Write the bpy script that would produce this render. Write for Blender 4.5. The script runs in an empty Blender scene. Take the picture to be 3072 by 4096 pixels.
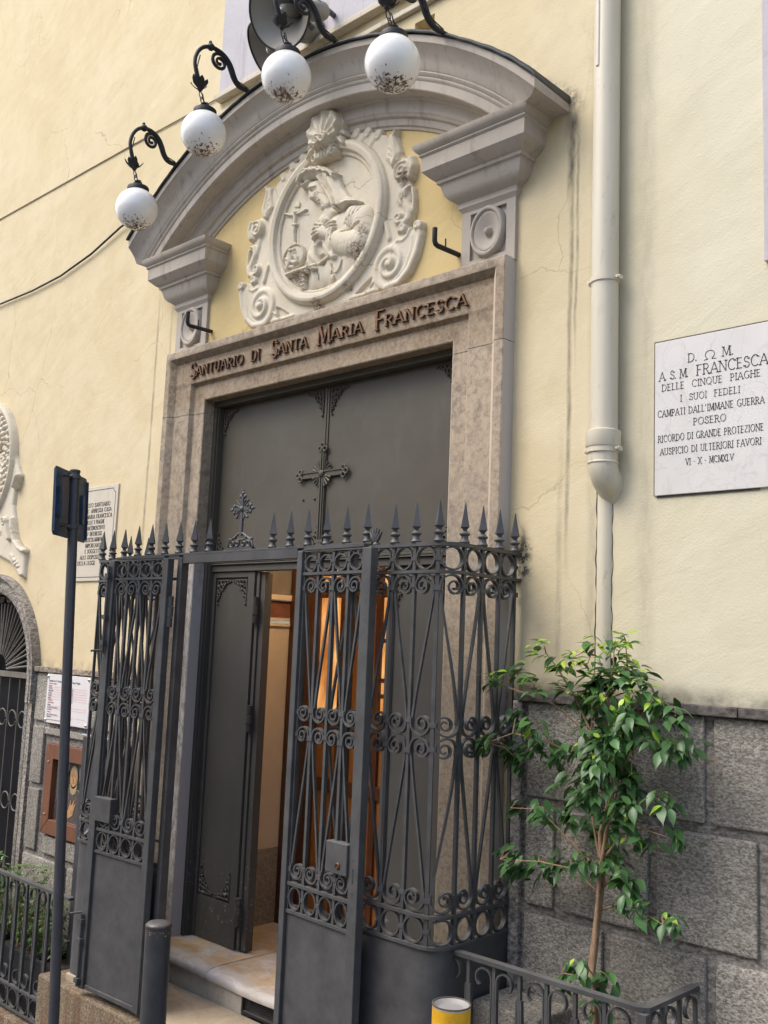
import bpy, bmesh, math, random
import numpy as np
from mathutils import Vector, Matrix
PI = math.pi
R = math.radians
rng = random.Random(7)
scn = bpy.context.scene
COL = scn.collection

# ------------------------------------------------------------------ camera
CAM = Vector((0.0, -3.6, 1.6))
cr = Vector((0.7219655817, 0.6907435931, 0.0404844102))
cu = Vector((0.0628097766, -0.1236920020, 0.9903308642))
cf = Vector((-0.6890722973, 0.7124419816, 0.1326868190))
cd = bpy.data.cameras.new('camera')
cam = bpy.data.objects.new('camera', cd)
COL.objects.link(cam)
cd.sensor_fit = 'VERTICAL'
cd.sensor_height = 36.0
cd.lens = 35.293
cd.clip_start = 0.05
cd.clip_end = 500
cam.matrix_world = Matrix(((cr.x, cu.x, -cf.x, CAM.x), (cr.y, cu.y, -cf.y, CAM.y), (cr.z, cu.z, -cf.z, CAM.z), (0, 0, 0, 1)))
scn.camera = cam

# ------------------------------------------------------------------ sky, sun, exposure
SUN_EL, SUN_AZ = 52.0, 214.0       # compass style: 180 = towards -y, 270 = towards -x
w = bpy.data.worlds.new('World')
scn.world = w
w.use_nodes = True
nt = w.node_tree
sky = nt.nodes.new('ShaderNodeTexSky')
sky.sky_type = 'NISHITA'
sky.sun_disc = False
sky.sun_elevation = R(SUN_EL)
sky.sun_rotation = R(SUN_AZ)
sky.dust_density = 3.0
sky.air_density = 1.0
bg = nt.nodes['Background']
bg.inputs['Strength'].default_value = 0.15
nt.links.new(sky.outputs[0], bg.inputs[0])
sl = bpy.data.lights.new('sun', 'SUN')
sl.energy = 1.0
sl.angle = R(38)
sl.color = (1.0, 0.95, 0.87)
so = bpy.data.objects.new('sun', sl)
COL.objects.link(so)
az, el = R(SUN_AZ), R(SUN_EL)
to_sun = Vector((math.sin(az) * math.cos(el), math.cos(az) * math.cos(el), math.sin(el)))
so.rotation_euler = to_sun.to_track_quat('Z', 'Y').to_euler()
so.location = to_sun * 20
vs = scn.view_settings
vs.view_transform = 'Standard'
vs.look = 'None'
vs.exposure = 1.02
vs.gamma = 1.0
vs.use_curve_mapping = False

# ------------------------------------------------------------------ object helpers
def tag(o, label=None, cat=None, group=None, kind=None):
    if label: o['label'] = label
    if cat: o['category'] = cat
    if group: o['group'] = group
    if kind: o['kind'] = kind
    return o

def thing(name, loc, label, cat, group=None):
    o = bpy.data.objects.new(name, None)
    o.empty_display_size = 0.1
    o.location = loc
    COL.objects.link(o)
    return tag(o, label, cat, group)

class MB:
    def __init__(s):
        s.v = []; s.f = []
    def add(s, vs, fs):
        n = len(s.v)
        s.v += [tuple(p) for p in vs]
        s.f += [tuple(i + n for i in f) for f in fs]
        return s
    def box(s, x0, x1, y0, y1, z0, z1):
        return s.add([(x0, y0, z0), (x1, y0, z0), (x1, y1, z0), (x0, y1, z0), (x0, y0, z1), (x1, y0, z1), (x1, y1, z1), (x0, y1, z1)],
                     [(0, 3, 2, 1), (4, 5, 6, 7), (0, 1, 5, 4), (1, 2, 6, 5), (2, 3, 7, 6), (3, 0, 4, 7)])
    def quad(s, a, b, c, d):
        return s.add([a, b, c, d], [(0, 1, 2, 3)])
    def sections(s, secs, closed_ring=True, cap=True, loop=False):
        n = len(secs[0]); base = len(s.v)
        for sec in secs: s.v += [tuple(p) for p in sec]
        m = len(secs)
        rng_ = range(m if loop else m - 1)
        for i in rng_:
            a = base + i * n; b = base + ((i + 1) % m) * n
            for j in range(n if closed_ring else n - 1):
                k = (j + 1) % n
                s.f.append((a + j, a + k, b + k, b + j))
        if cap and closed_ring and not loop:
            s.f.append(tuple(base + j for j in reversed(range(n))))
            s.f.append(tuple(base + (m - 1) * n + j for j in range(n)))
        return s
    def tube(s, pts, r, n=8, loop=False):
        pts = [Vector(p) for p in pts]; m = len(pts)
        rs = r if isinstance(r, (list, tuple)) else [r] * m
        secs = []; prev = None
        for i in range(m):
            if loop: t = pts[(i + 1) % m] - pts[i - 1]
            else: t = pts[min(i + 1, m - 1)] - pts[max(i - 1, 0)]
            t = t.normalized() if t.length > 1e-9 else Vector((0, 0, 1))
            if prev is None:
                a = Vector((0, 0, 1)) if abs(t.z) < 0.9 else Vector((1, 0, 0))
                u = t.cross(a).normalized()
            else:
                u = (prev - t * prev.dot(t)).normalized()
            prev = u; v = t.cross(u)
            secs.append([pts[i] + (u * math.cos(2 * PI * j / n) + v * math.sin(2 * PI * j / n)) * rs[i] for j in range(n)])
        return s.sections(secs, loop=loop)
    def lathe(s, prof, base=(0, 0, 0), axis=(0, 0, 1), n=20, cap=True):
        ax = Vector(axis).normalized()
        a = Vector((0, 0, 1)) if abs(ax.z) < 0.9 else Vector((1, 0, 0))
        u = ax.cross(a).normalized(); v = ax.cross(u); b = Vector(base)
        secs = [[b + ax * z + (u * math.cos(2 * PI * j / n) + v * math.sin(2 * PI * j / n)) * max(r, 1e-4) for j in range(n)] for r, z in prof]
        return s.sections(secs, cap=cap)
    def ball(s, c, r, n=12, sc=(1, 1, 1)):
        secs = []
        for i in range(n // 2 + 1):
            th = PI * i / (n // 2)
            secs.append([(c[0] + sc[0] * r * max(math.sin(th), 1e-3) * math.cos(2 * PI * j / n), c[1] + sc[1] * r * max(math.sin(th), 1e-3) * math.sin(2 * PI * j / n), c[2] - sc[2] * r * math.cos(th)) for j in range(n)])
        return s.sections(secs)
    def prism(s, poly, fa, fb):
        """closed polygon (u,v) extruded between map fa (front) and fb (back)"""
        n = len(poly)
        vs = [fa(u, v) for u, v in poly] + [fb(u, v) for u, v in poly]
        fs = [tuple(range(n)), tuple(range(2 * n - 1, n - 1, -1))]
        for i in range(n):
            k = (i + 1) % n
            fs.append((i, n + i, n + k, k))
        return s.add(vs, fs)
    def build(s, name, m, parent=None, smooth=None, bevel=None, fix=True):
        me = bpy.data.meshes.new(name)
        me.from_pydata(s.v, [], s.f)
        if fix:
            bm = bmesh.new(); bm.from_mesh(me)
            bmesh.ops.recalc_face_normals(bm, faces=bm.faces[:])
            bm.to_mesh(me); bm.free()
        return link(name, me, m, parent, smooth, bevel)

def link(name, me, m, parent=None, smooth=None, bevel=None):
    for k in (m if isinstance(m, (list, tuple)) else [m]): me.materials.append(k)
    if smooth is not None:
        me.polygons.foreach_set('use_smooth', [True] * len(me.polygons))
        if smooth < 180: me.set_sharp_from_angle(angle=R(smooth))
    o = bpy.data.objects.new(name, me)
    COL.objects.link(o)
    if parent:
        o.parent = parent
        q = parent; off = Vector((0, 0, 0))
        while q is not None:
            off += q.location; q = q.parent
        # geometry is written in world coordinates: take the parents' offset out of it
        if off.length > 0:
            me.transform(Matrix.Translation(-off))
    if bevel:
        b = o.modifiers.new('bevel', 'BEVEL'); b.width = bevel; b.segments = 2; b.limit_method = 'ANGLE'; b.angle_limit = R(40)
    return o

# ------------------------------------------------------------------ material helpers
class NT:
    def __init__(s, name):
        s.m = bpy.data.materials.new(name); s.m.use_nodes = True
        s.t = s.m.node_tree; s.b = s.t.nodes['Principled BSDF']
        tc = s.t.nodes.new('ShaderNodeTexCoord'); s.tc = tc
        g = s.t.nodes.new('ShaderNodeNewGeometry'); s.geo = g
        s.pos = g.outputs['Position']
    def n(s, typ, **kw):
        q = s.t.nodes.new(typ)
        for k, v in kw.items(): setattr(q, k, v)
        return q
    def inp(s, sock, v):
        if hasattr(v, 'links') or hasattr(v, 'is_linked'): s.t.links.new(v, sock)
        else: sock.default_value = v
    def math(s, op, a, b=0.0, c=0.0, clamp=False):
        q = s.n('ShaderNodeMath', operation=op, use_clamp=clamp)
        s.inp(q.inputs[0], a); s.inp(q.inputs[1], b); s.inp(q.inputs[2], c)
        return q.outputs[0]
    def noise(s, scale, detail=5, rough=0.6, vec=None, dist=0.0, stretch=None):
        v = vec or s.pos
        if stretch:
            mp = s.n('ShaderNodeMapping'); s.inp(mp.inputs[0], v); mp.inputs['Scale'].default_value = stretch; v = mp.outputs[0]
        q = s.n('ShaderNodeTexNoise'); s.inp(q.inputs['Vector'], v)
        q.inputs['Scale'].default_value = scale; q.inputs['Detail'].default_value = detail
        q.inputs['Roughness'].default_value = rough; q.inputs['Distortion'].default_value = dist
        return q.outputs['Fac']
    def voro(s, scale, feature='F1', vec=None, rand=1.0):
        q = s.n('ShaderNodeTexVoronoi', feature=feature); s.inp(q.inputs['Vector'], vec or s.pos)
        q.inputs['Scale'].default_value = scale; q.inputs['Randomness'].default_value = rand
        return q.outputs['Distance']
    def ramp(s, fac, stops, interp='LINEAR'):
        q = s.n('ShaderNodeValToRGB'); s.inp(q.inputs[0], fac)
        q.color_ramp.interpolation = interp
        e = q.color_ramp.elements
        while len(e) > 1: e.remove(e[-1])
        first = True
        for p, c in stops:
            if isinstance(c, (int, float)): c = (c, c, c)
            if first: e[0].position = p; e[0].color = (*c, 1); first = False
            else:
                z = e.new(p); z.color = (*c, 1)
        return q.outputs[0]
    def mix(s, fac, a, b, blend='MIX'):
        q = s.n('ShaderNodeMix', data_type='RGBA', blend_type=blend)
        s.inp(q.inputs['Factor'], fac)
        for sock, v in ((q.inputs['A'], a), (q.inputs['B'], b)):
            pass
        A = [i for i in q.inputs if i.name == 'A' and i.type == 'RGBA'][0]
        B = [i for i in q.inputs if i.name == 'B' and i.type == 'RGBA'][0]
        s.inp(A, (*a, 1) if isinstance(a, tuple) else a); s.inp(B, (*b, 1) if isinstance(b, tuple) else b)
        return [o for o in q.outputs if o.type == 'RGBA'][0]
    def xyz(s):
        q = s.n('ShaderNodeSeparateXYZ'); s.inp(q.inputs[0], s.pos); return q.outputs
    def col(s, c):
        s.inp(s.b.inputs['Base Color'], (*c, 1) if isinstance(c, tuple) else c)
    def rough(s, r): s.inp(s.b.inputs['Roughness'], r)
    def bump(s, h, strength=0.3, dist=0.01, prev=None):
        q = s.n('ShaderNodeBump'); q.inputs['Strength'].default_value = strength; q.inputs['Distance'].default_value = dist
        s.inp(q.inputs['Height'], h)
        if prev is not None: s.inp(q.inputs['Normal'], prev)
        s.inp(s.b.inputs['Normal'], q.outputs[0]); return q.outputs[0]
    def band(s, v, lo, hi, soft):
        a = s.n('ShaderNodeMapRange', interpolation_type='SMOOTHSTEP'); s.inp(a.inputs[0], v)
        a.inputs[1].default_value = lo - soft; a.inputs[2].default_value = lo + soft
        b = s.n('ShaderNodeMapRange', interpolation_type='SMOOTHSTEP'); s.inp(b.inputs[0], v)
        b.inputs[1].default_value = hi - soft; b.inputs[2].default_value = hi + soft; b.inputs[3].default_value = 1; b.inputs[4].default_value = 0
        return s.math('MULTIPLY', a.outputs[0], b.outputs[0])
    def spec(s, v): s.b.inputs['Specular IOR Level'].default_value = v

def plaster(name, c1, c2, c3, stains=False, bump=0.55):
    k = NT(name); X, Y, Z = k.xyz()
    big = k.noise(0.9, 6, 0.62, dist=0.4)
    med = k.noise(5.0, 6, 0.65)
    c = k.mix(k.ramp(big, [(0.35, 0.0), (0.65, 1.0)]), c1, c2)
    c = k.mix(k.math('MULTIPLY', k.ramp(med, [(0.45, 0.0), (0.75, 1.0)]), 0.55), c, c3)
    # vertical weather streaks
    stv = k.noise(6.0, 4, 0.6, stretch=(1.0, 1.0, 0.09))
    c = k.mix(k.math('MULTIPLY', k.ramp(stv, [(0.55, 0.0), (0.75, 1.0)]), 0.13), c, (c3[0] * 0.8, c3[1] * 0.77, c3[2] * 0.7))
    pt = k.ramp(k.noise(1.7, 7, .72, dist=.8), [(.52, 0.), (.56, 1.)])
    c = k.mix(k.math('MULTIPLY', pt, .22), c, (min(1, c2[0] * 1.08), min(1, c2[1] * 1.10), min(1, c2[2] * 1.2)))
    dots = k.ramp(k.noise(70, 2, 0.5), [(0.72, 0.0), (0.78, 1.0)])
    c = k.mix(k.math('MULTIPLY', dots, 0.25), c, (0.30, 0.25, 0.17))
    # hairline cracks
    wv = k.n('ShaderNodeTexNoise'); k.inp(wv.inputs['Vector'], k.pos); wv.inputs['Scale'].default_value = 3.0; wv.inputs['Detail'].default_value = 6
    av = k.n('ShaderNodeVectorMath', operation='MULTIPLY_ADD'); k.inp(av.inputs[0], wv.outputs['Color']); av.inputs[1].default_value = (0.35, 0.35, 0.35); k.inp(av.inputs[2], k.pos)
    cr_ = k.voro(0.85, 'DISTANCE_TO_EDGE', av.outputs[0])
    crack = k.math('MULTIPLY', k.ramp(cr_, [(0.0, 1.0), (0.0035, 0.0)]), k.ramp(k.noise(0.7, 3, 0.5), [(0.47, 0.0), (0.56, 1.0)]))
    c = k.mix(k.math('MULTIPLY', crack, 0.45), c, (0.20, 0.16, 0.10))
    if stains:
        wob = k.math('MULTIPLY', k.math('SUBTRACT', k.noise(2.5, 4, 0.6), 0.5), 0.035)
        xs = k.math('ADD', X, wob)
        grain = k.ramp(k.noise(28, 5, 0.7, stretch=(1, 1, 0.25)), [(0.35, 0.25), (0.62, 1.0)])
        def streak(x0, wdt, z0, z1, amt, soft=0.25):
            return k.math('MULTIPLY', k.math('MULTIPLY', k.band(xs, x0 - wdt, x0 + wdt, wdt), k.band(Z, z0, z1, soft)), k.math('MULTIPLY', grain, amt))
        allm = streak(-2.395, 0.009, 2.1, 3.95, 0.5, 0.3)
        for a in ((-2.365, 0.006, 3.0, 3.9, 0.45), (-2.40, 0.014, 3.62, 3.98, 0.75, 0.1), (-2.40, 0.028, 3.92, 4.03, 0.7, 0.06), (-5.66, 0.010, 1.9, 3.7, 0.40, 0.4), (-5.50, 0.008, 2.6, 3.7, 0.3, 0.3), (-6.0, 0.012, 1.45, 2.0, 0.3, 0.3), (-2.43, 0.012, 1.5, 2.4, 0.2, 0.3), (-2.02, 0.03, 1.5, 4.6, 0.18, 0.4), (-2.27, 0.02, 1.5, 4.6, 0.22, 0.4)):
            allm = k.math('MAXIMUM', allm, streak(*a))
        # soot line running along the sloping top of the pediment end
        slope = k.math('ADD', Z, k.math('MULTIPLY', k.math('ADD', X, 2.40), 0.62))
        s1 = k.math('MULTIPLY', k.band(slope, 4.05, 4.13, 0.05), k.band(X, -2.72, -2.36, 0.06))
        allm = k.math('MAXIMUM', allm, k.math('MULTIPLY', s1, k.math('MULTIPLY', k.ramp(k.noise(22, 5, 0.7), [(0.4, 0.0), (0.6, 1.0)]), 0.75)))
        # soot where the iron railing is let into the wall
        s2 = k.math('MULTIPLY', k.band(X, -2.64, -2.585, 0.03), k.band(Z, 1.93, 2.08, 0.05))
        allm = k.math('MAXIMUM', allm, k.math('MULTIPLY', s2, k.math('MULTIPLY', k.ramp(k.noise(30, 5, 0.7), [(0.46, 0.0), (0.56, 1.0)]), 0.95)))
        # damp grime just above the stone plinth
        s3 = k.math('MULTIPLY', k.band(Z, 1.2, 1.475, 0.045), k.math('MULTIPLY', k.ramp(k.noise(7, 6, 0.7), [(0.34, 0.15), (0.62, 1.0)]), 0.8))
        allm = k.math('MAXIMUM', allm, k.math('MULTIPLY', s3, k.band(X, -2.7, 5.0, 0.05)))
        s4 = k.math('MULTIPLY', k.band(Z, 1.2, 1.40, 0.04), k.math('MULTIPLY', k.ramp(k.noise(9, 6, 0.7), [(0.4, 0.0), (0.65, 1.0)]), 0.35))
        allm = k.math('MAXIMUM', allm, k.math('MULTIPLY', s4, k.band(X, -9.0, -5.0, 0.05)))
        c = k.mix(allm, c, (0.065, 0.052, 0.045))
        # the right-hand stretch was repainted a paler, greener shade
        c = k.mix(k.math('MULTIPLY', k.band(X, -2.25, 9.0, 0.55), 0.75), c, k.mix(k.ramp(big, [(0.4, 0.0), (0.6, 1.0)]), (0.60, 0.58, 0.435), (0.66, 0.64, 0.505)), 'MIX')
        c = k.mix(k.math('MULTIPLY', allm, 0.85), c, (0.065, 0.052, 0.045))
    k.col(c); k.rough(0.9); k.spec(0.2)
    fine = k.noise(130, 3, 0.65, stretch=(1.0, 1.0, 0.8))
    rotm = k.n('ShaderNodeMapping'); k.inp(rotm.inputs[0], k.pos); rotm.inputs['Rotation'].default_value = (0, R(28), 0)
    b1 = k.bump(k.noise(3.0, 5, 0.55, vec=rotm.outputs[0], stretch=(.55, 1, 1.3), dist=.3), 0.15, 0.06)
    b2 = k.bump(k.math('MULTIPLY', fine, k.ramp(k.noise(1.1, 4, .6), [(.3, .35), (.7, 1.)])), bump * .8, 0.006, b1)
    k.bump(crack, -0.4, 0.004, b2)
    return k.m

def simple(name, c, rough=0.6, var=0.15, nscale=12, bump=0.0, bscale=80, metal=0.0, spec=0.5):
    k = NT(name)
    n1 = k.noise(nscale, 6, 0.65)
    a = tuple(x * (1 - var) for x in c); b = tuple(min(1, x * (1 + var)) for x in c)
    k.col(k.mix(k.ramp(n1, [(0.3, 0.0), (0.7, 1.0)]), a, b)); k.rough(rough); k.spec(spec)
    k.b.inputs['Metallic'].default_value = metal
    if bump: k.bump(k.noise(bscale, 4, 0.6), bump, 0.004)
    return k.m

M = {}
M['wall'] = plaster('yellow_plaster', (0.635, 0.53, 0.325), (0.69, 0.585, 0.38), (0.575, 0.47, 0.28), stains=True)
M['tympanum'] = plaster('deep_yellow_plaster', (0.60, 0.465, 0.225), (0.64, 0.50, 0.25), (0.55, 0.42, 0.195), bump=0.12)

def stucco(name, c1, c2, dirt, dirt_amt=0.5, bump=0.12):
    k = NT(name)
    n1 = k.noise(4, 6, 0.6); n2 = k.noise(16, 7, 0.7, dist=0.5)
    c = k.mix(k.ramp(n1, [(0.35, 0.0), (0.65, 1.0)]), c1, c2)
    d = k.math('MULTIPLY', k.ramp(n2, [(0.55, 0.0), (0.75, 1.0)]), dirt_amt)
    c = k.mix(d, c, dirt)
    drip = k.noise(11, 5, .65, stretch=(1.3, 1.3, .12))
    c = k.mix(k.math('MULTIPLY', k.ramp(drip, [(.54, 0.), (.68, 1.)]), .42), c, (dirt[0] * .7, dirt[1] * .66, dirt[2] * .6))
    chip = k.ramp(k.noise(21, 6, .75, dist=.8), [(.66, 0.), (.685, 1.)])
    c = k.mix(k.math('MULTIPLY', chip, .5), c, (min(1, c2[0] * 1.3), min(1, c2[1] * 1.28), min(1, c2[2] * 1.2)))
    k.col(c); k.rough(0.8); k.spec(0.25)
    k.bump(k.noise(60, 4, 0.6), bump, 0.005)
    return k.m
M['lilac'] = stucco('lilac_grey_painted_stucco', (0.405, 0.36, 0.305), (0.455, 0.41, 0.35), (0.28, 0.235, 0.18), 0.55)
M['lilac_pale'] = stucco('pale_lilac_paint', (0.46, 0.44, 0.455), (0.52, 0.50, 0.515), (0.39, 0.36, 0.37), 0.6, 0.25)
M['cream_sill'] = stucco('cream_sill_paint', (0.58, 0.51, 0.39), (0.62, 0.56, 0.44), (0.3, 0.25, 0.17), 0.5, 0.25)

def relief_mat():
    k = NT('aged_cream_stucco'); X, Y, Z = k.xyz()
    n1 = k.noise(5, 6, 0.6); n2 = k.noise(26, 7, 0.72, dist=0.6)
    c = k.mix(k.ramp(n1, [(0.35, 0.0), (0.65, 1.0)]), (0.60, 0.535, 0.405), (0.67, 0.61, 0.49))
    d = k.math('MULTIPLY', k.ramp(n2, [(0.55, 0.0), (0.72, 1.0)]), 0.35)
    c = k.mix(d, c, (0.36, 0.28, 0.19))
    # brown weather stain on the elbow and along the bottom of the oval frame
    def blob(x0, z0, r):
        dx = k.math('SUBTRACT', X, x0); dz = k.math('SUBTRACT', Z, z0)
        q = k.math('SQRT', k.math('ADD', k.math('MULTIPLY', dx, dx), k.math('MULTIPLY', dz, dz)))
        return k.ramp(q, [(r * 0.4, 1.0), (r, 0.0)])
    m = blob(-3.70, 3.68, 0.09)
    for a in ((-4.02, 3.455, 0.06), (-3.78, 3.50, 0.04), (-4.20, 3.65, 0.06), (-3.66, 3.78, 0.06), (-3.40, 4.02, 0.07), (-3.42, 3.90, 0.05)): m = k.math('MAXIMUM', m, blob(*a))
    m = k.math('MULTIPLY', m, k.ramp(k.noise(42, 6, 0.75), [(0.42, 0.0), (0.58, 1.0)]))
    c = k.mix(k.math('MULTIPLY', m, 0.9), c, (0.10, 0.052, 0.024))
    # jagged cracks
    wv = k.n('ShaderNodeTexNoise'); k.inp(wv.inputs['Vector'], k.pos); wv.inputs['Scale'].default_value = 9.0; wv.inputs['Detail'].default_value = 5
    av = k.n('ShaderNodeVectorMath', operation='MULTIPLY_ADD'); k.inp(av.inputs[0], wv.outputs['Color']); av.inputs[1].default_value = (0.1, 0.1, 0.1); k.inp(av.inputs[2], k.pos)
    cr_ = k.math('MULTIPLY', k.ramp(k.voro(2.6, 'DISTANCE_TO_EDGE', av.outputs[0]), [(0.0, 1.0), (0.008, 0.0)]), k.ramp(k.noise(2.3, 3, 0.5), [(0.5, 0.0), (0.56, 1.0)]))
    c = k.mix(k.math('MULTIPLY', cr_, 0.6), c, (0.13, 0.09, 0.05))
    k.col(c); k.rough(0.75); k.spec(0.3)
    b = k.bump(k.noise(55, 5, 0.65), 0.22, 0.005)
    k.bump(cr_, -0.5, 0.005, b)
    return k.m
M['relief'] = relief_mat()

def marble_brown(plain=False):
    k = NT('brown_breccia_marble')
    wv = k.n('ShaderNodeTexNoise'); k.inp(wv.inputs['Vector'], k.pos); wv.inputs['Scale'].default_value = 12.0; wv.inputs['Detail'].default_value = 6
    av = k.n('ShaderNodeVectorMath', operation='MULTIPLY_ADD'); k.inp(av.inputs[0], wv.outputs['Color']); av.inputs[1].default_value = (0.10, 0.10, 0.10); k.inp(av.inputs[2], k.pos)
    cell = k.voro(13, 'F1', av.outputs[0]); edge = k.voro(13, 'DISTANCE_TO_EDGE', av.outputs[0])
    n2 = k.noise(40, 7, 0.75)
    c = k.mix(k.ramp(k.noise(3.5, 6, 0.6), [(0.3, 0.0), (0.7, 1.0)]), (0.41, 0.325, 0.225), (0.335, 0.27, 0.195))
    c = k.mix(k.math('MULTIPLY', k.ramp(cell, [(0.25, 1.0), (0.5, 0.0)]), k.math('MULTIPLY', k.ramp(k.noise(5, 3, 0.5), [(0.5, 0.0), (0.6, 1.0)]), 0.7)), c, (0.15, 0.115, 0.085))
    c = k.mix(k.math('MULTIPLY', k.ramp(edge, [(0.0, 1.0), (0.04, 0.0)]), 0.22), c, (0.5, 0.42, 0.31))
    c = k.mix(k.math('MULTIPLY', k.ramp(n2, [(0.55, 0.0), (0.66, 1.0)]), 0.6), c, (0.46, 0.38, 0.27))
    c = k.mix(k.math('MULTIPLY', k.ramp(n2, [(0.34, 1.0), (0.43, 0.0)]), 0.6), c, (0.10, 0.075, 0.055))
    st = k.noise(5, 5, 0.65, stretch=(1.5, 1.5, 0.14))
    c = k.mix(k.math('MULTIPLY', k.ramp(st, [(0.53, 0.0), (0.66, 1.0)]), 0.45), c, (0.19, 0.14, 0.085))
    # outer faces turned to the side have lost their polish to lime wash
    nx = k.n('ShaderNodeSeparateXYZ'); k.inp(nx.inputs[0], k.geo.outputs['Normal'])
    # rust-tinted lintel with painted shade bands; left-facing arrises painted pale as if lit; lime-washed foot of the left jamb
    P_ = k.xyz()
    lint = k.math('MULTIPLY', k.band(P_[2], 3.03, 3.36, .04), k.ramp(k.noise(14, 6, .7, stretch=(.5, 1, 1.2)), [(.30, .35), (.6, 1.0)]))
    gr = k.noise(26, 7, .78, dist=.5)
    c = k.mix(k.math('MULTIPLY', k.ramp(gr, [(.42, 1.), (.50, 0.)]), .50), c, (.15, .115, .085))
    c = k.mix(k.math('MULTIPLY', k.ramp(gr, [(.54, 0.), (.62, 1.)]), .42), c, (.50, .395, .26))
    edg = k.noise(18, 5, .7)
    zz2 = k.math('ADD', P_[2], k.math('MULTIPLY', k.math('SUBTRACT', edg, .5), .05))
    soffit_shade = k.math('MULTIPLY', k.math('MAXIMUM', k.band(zz2, 3.300, 3.362, .012), k.math('MULTIPLY', k.band(zz2, 3.166, 3.190, .008), .8)), k.math('MULTIPLY', k.band(P_[0], -5.37, -2.74, .02), k.ramp(edg, [(.3, .5), (.6, .95)])))  # shade below the outer fillet and the step, painted into the marble
    if not plain: c = k.mix(k.math('MULTIPLY', soffit_shade, .8), c, (.075, .052, .033))
    c = k.mix(k.math('MULTIPLY', lint, .55), c, k.mix(k.ramp(k.noise(45, 6, .75), [(.4, 0.), (.6, 1.)]), (0.12, 0.078, 0.040), (0.33, 0.225, 0.115)))
    lit_arris = k.math('MULTIPLY', k.ramp(k.math('MULTIPLY', nx.outputs[0], -1.0), [(.2, 0.), (.45, 1.)]), k.band(P_[0], -3.2, 5, .02))
    c = k.mix(k.math('MULTIPLY', lit_arris, .8), c, (0.62, 0.50, 0.39))
    c = k.mix(k.math('MULTIPLY', k.band(P_[2], -2, 2.3, .5), k.ramp(k.noise(6, 6, .7), [(.3, .25), (.65, .8)])), c, k.mix(k.ramp(k.noise(50, 6, .75), [(.4, 0.), (.6, 1.)]), (.16, .128, .095), (.36, .305, .235)))
    foot = k.math('MULTIPLY', k.math('MULTIPLY', k.band(P_[0], -5.165, -4.9, .006), k.band(P_[2], -2., 2.05, .2)), k.ramp(k.noise(12, 6, .7, stretch=(1, 1, .3)), [(.30, .35), (.58, 1.0)]))
    if not plain: c = k.mix(foot, c, k.mix(k.ramp(k.noise(30, 6, .75, stretch=(1, 1, .5)), [(.42, 0.), (.55, 1.)]), (.24, .22, .20), (0.47, 0.455, 0.44)))
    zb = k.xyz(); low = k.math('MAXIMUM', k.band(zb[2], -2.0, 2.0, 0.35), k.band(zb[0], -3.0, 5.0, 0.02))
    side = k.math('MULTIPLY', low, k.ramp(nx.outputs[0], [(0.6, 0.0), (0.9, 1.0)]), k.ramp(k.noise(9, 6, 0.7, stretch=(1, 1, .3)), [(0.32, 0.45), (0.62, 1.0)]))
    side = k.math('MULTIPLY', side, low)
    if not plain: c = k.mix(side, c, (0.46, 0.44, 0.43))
    k.col(c); k.rough(0.55); k.spec(0.35)
    k.bump(k.noise(70, 6, 0.7), 0.25, 0.004)
    return k.m
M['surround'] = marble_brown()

def granite(name, base=(0.25, 0.235, 0.21), var=1.0, scale=150.0, bump=0.8):
    k = NT(name)
    n1 = k.noise(scale, 4, 0.7, stretch=(0.7, 0.7, 1.25)); n2 = k.noise(2.5, 6, 0.65)
    c = k.ramp(n1, [(0.37, tuple(x * 0.40 for x in base)), (0.5, base), (0.63, tuple(min(1, x * 1.75) for x in base))])
    c = k.mix(k.math('MULTIPLY', k.ramp(n2, [(0.45, 0.0), (0.7, 1.0)]), 0.55 * var), c, (0.11, 0.105, 0.10))
    isl = k.geo.outputs['Random Per Island']
    c = k.mix(k.math('MULTIPLY', isl, 0.45), c, (0.10, 0.095, 0.085))
    zz_ = k.xyz(); c = k.mix(k.math('MULTIPLY', k.math('MULTIPLY', k.band(zz_[2], -2, .25, .35), k.ramp(k.noise(5, 6, .7), [(.35, .2), (.65, 1.)])), .5), c, (0.085, 0.075, 0.062))
    c = k.mix(k.math('MULTIPLY', k.ramp(k.noise(6, 5, 0.6), [(0.62, 0.0), (0.75, 1.0)]), 0.35), c, (0.33, 0.27, 0.18))
    k.col(c); k.rough(0.85); k.spec(0.25)
    k.bump(n1, bump, 0.006)
    return k.m
M['granite'] = granite('bush_hammered_stone', (0.38, 0.355, 0.305), 0.7, 125.0, 0.85)
M['granite_smooth'] = granite('smooth_grey_stone', (0.29, 0.27, 0.245), 1.0, 60, 0.15)
M['coping'] = granite('dark_stone_coping', (0.11, 0.098, 0.09), 1.0, 40, 0.3)
M['coping_l'] = granite('pale_stone_coping', (0.30, 0.25, 0.19), 0.6, 40, 0.3)
M['archstone'] = granite('crumbling_grey_stone', (0.33, 0.30, 0.26), 0.5, 55, 0.9)

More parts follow.
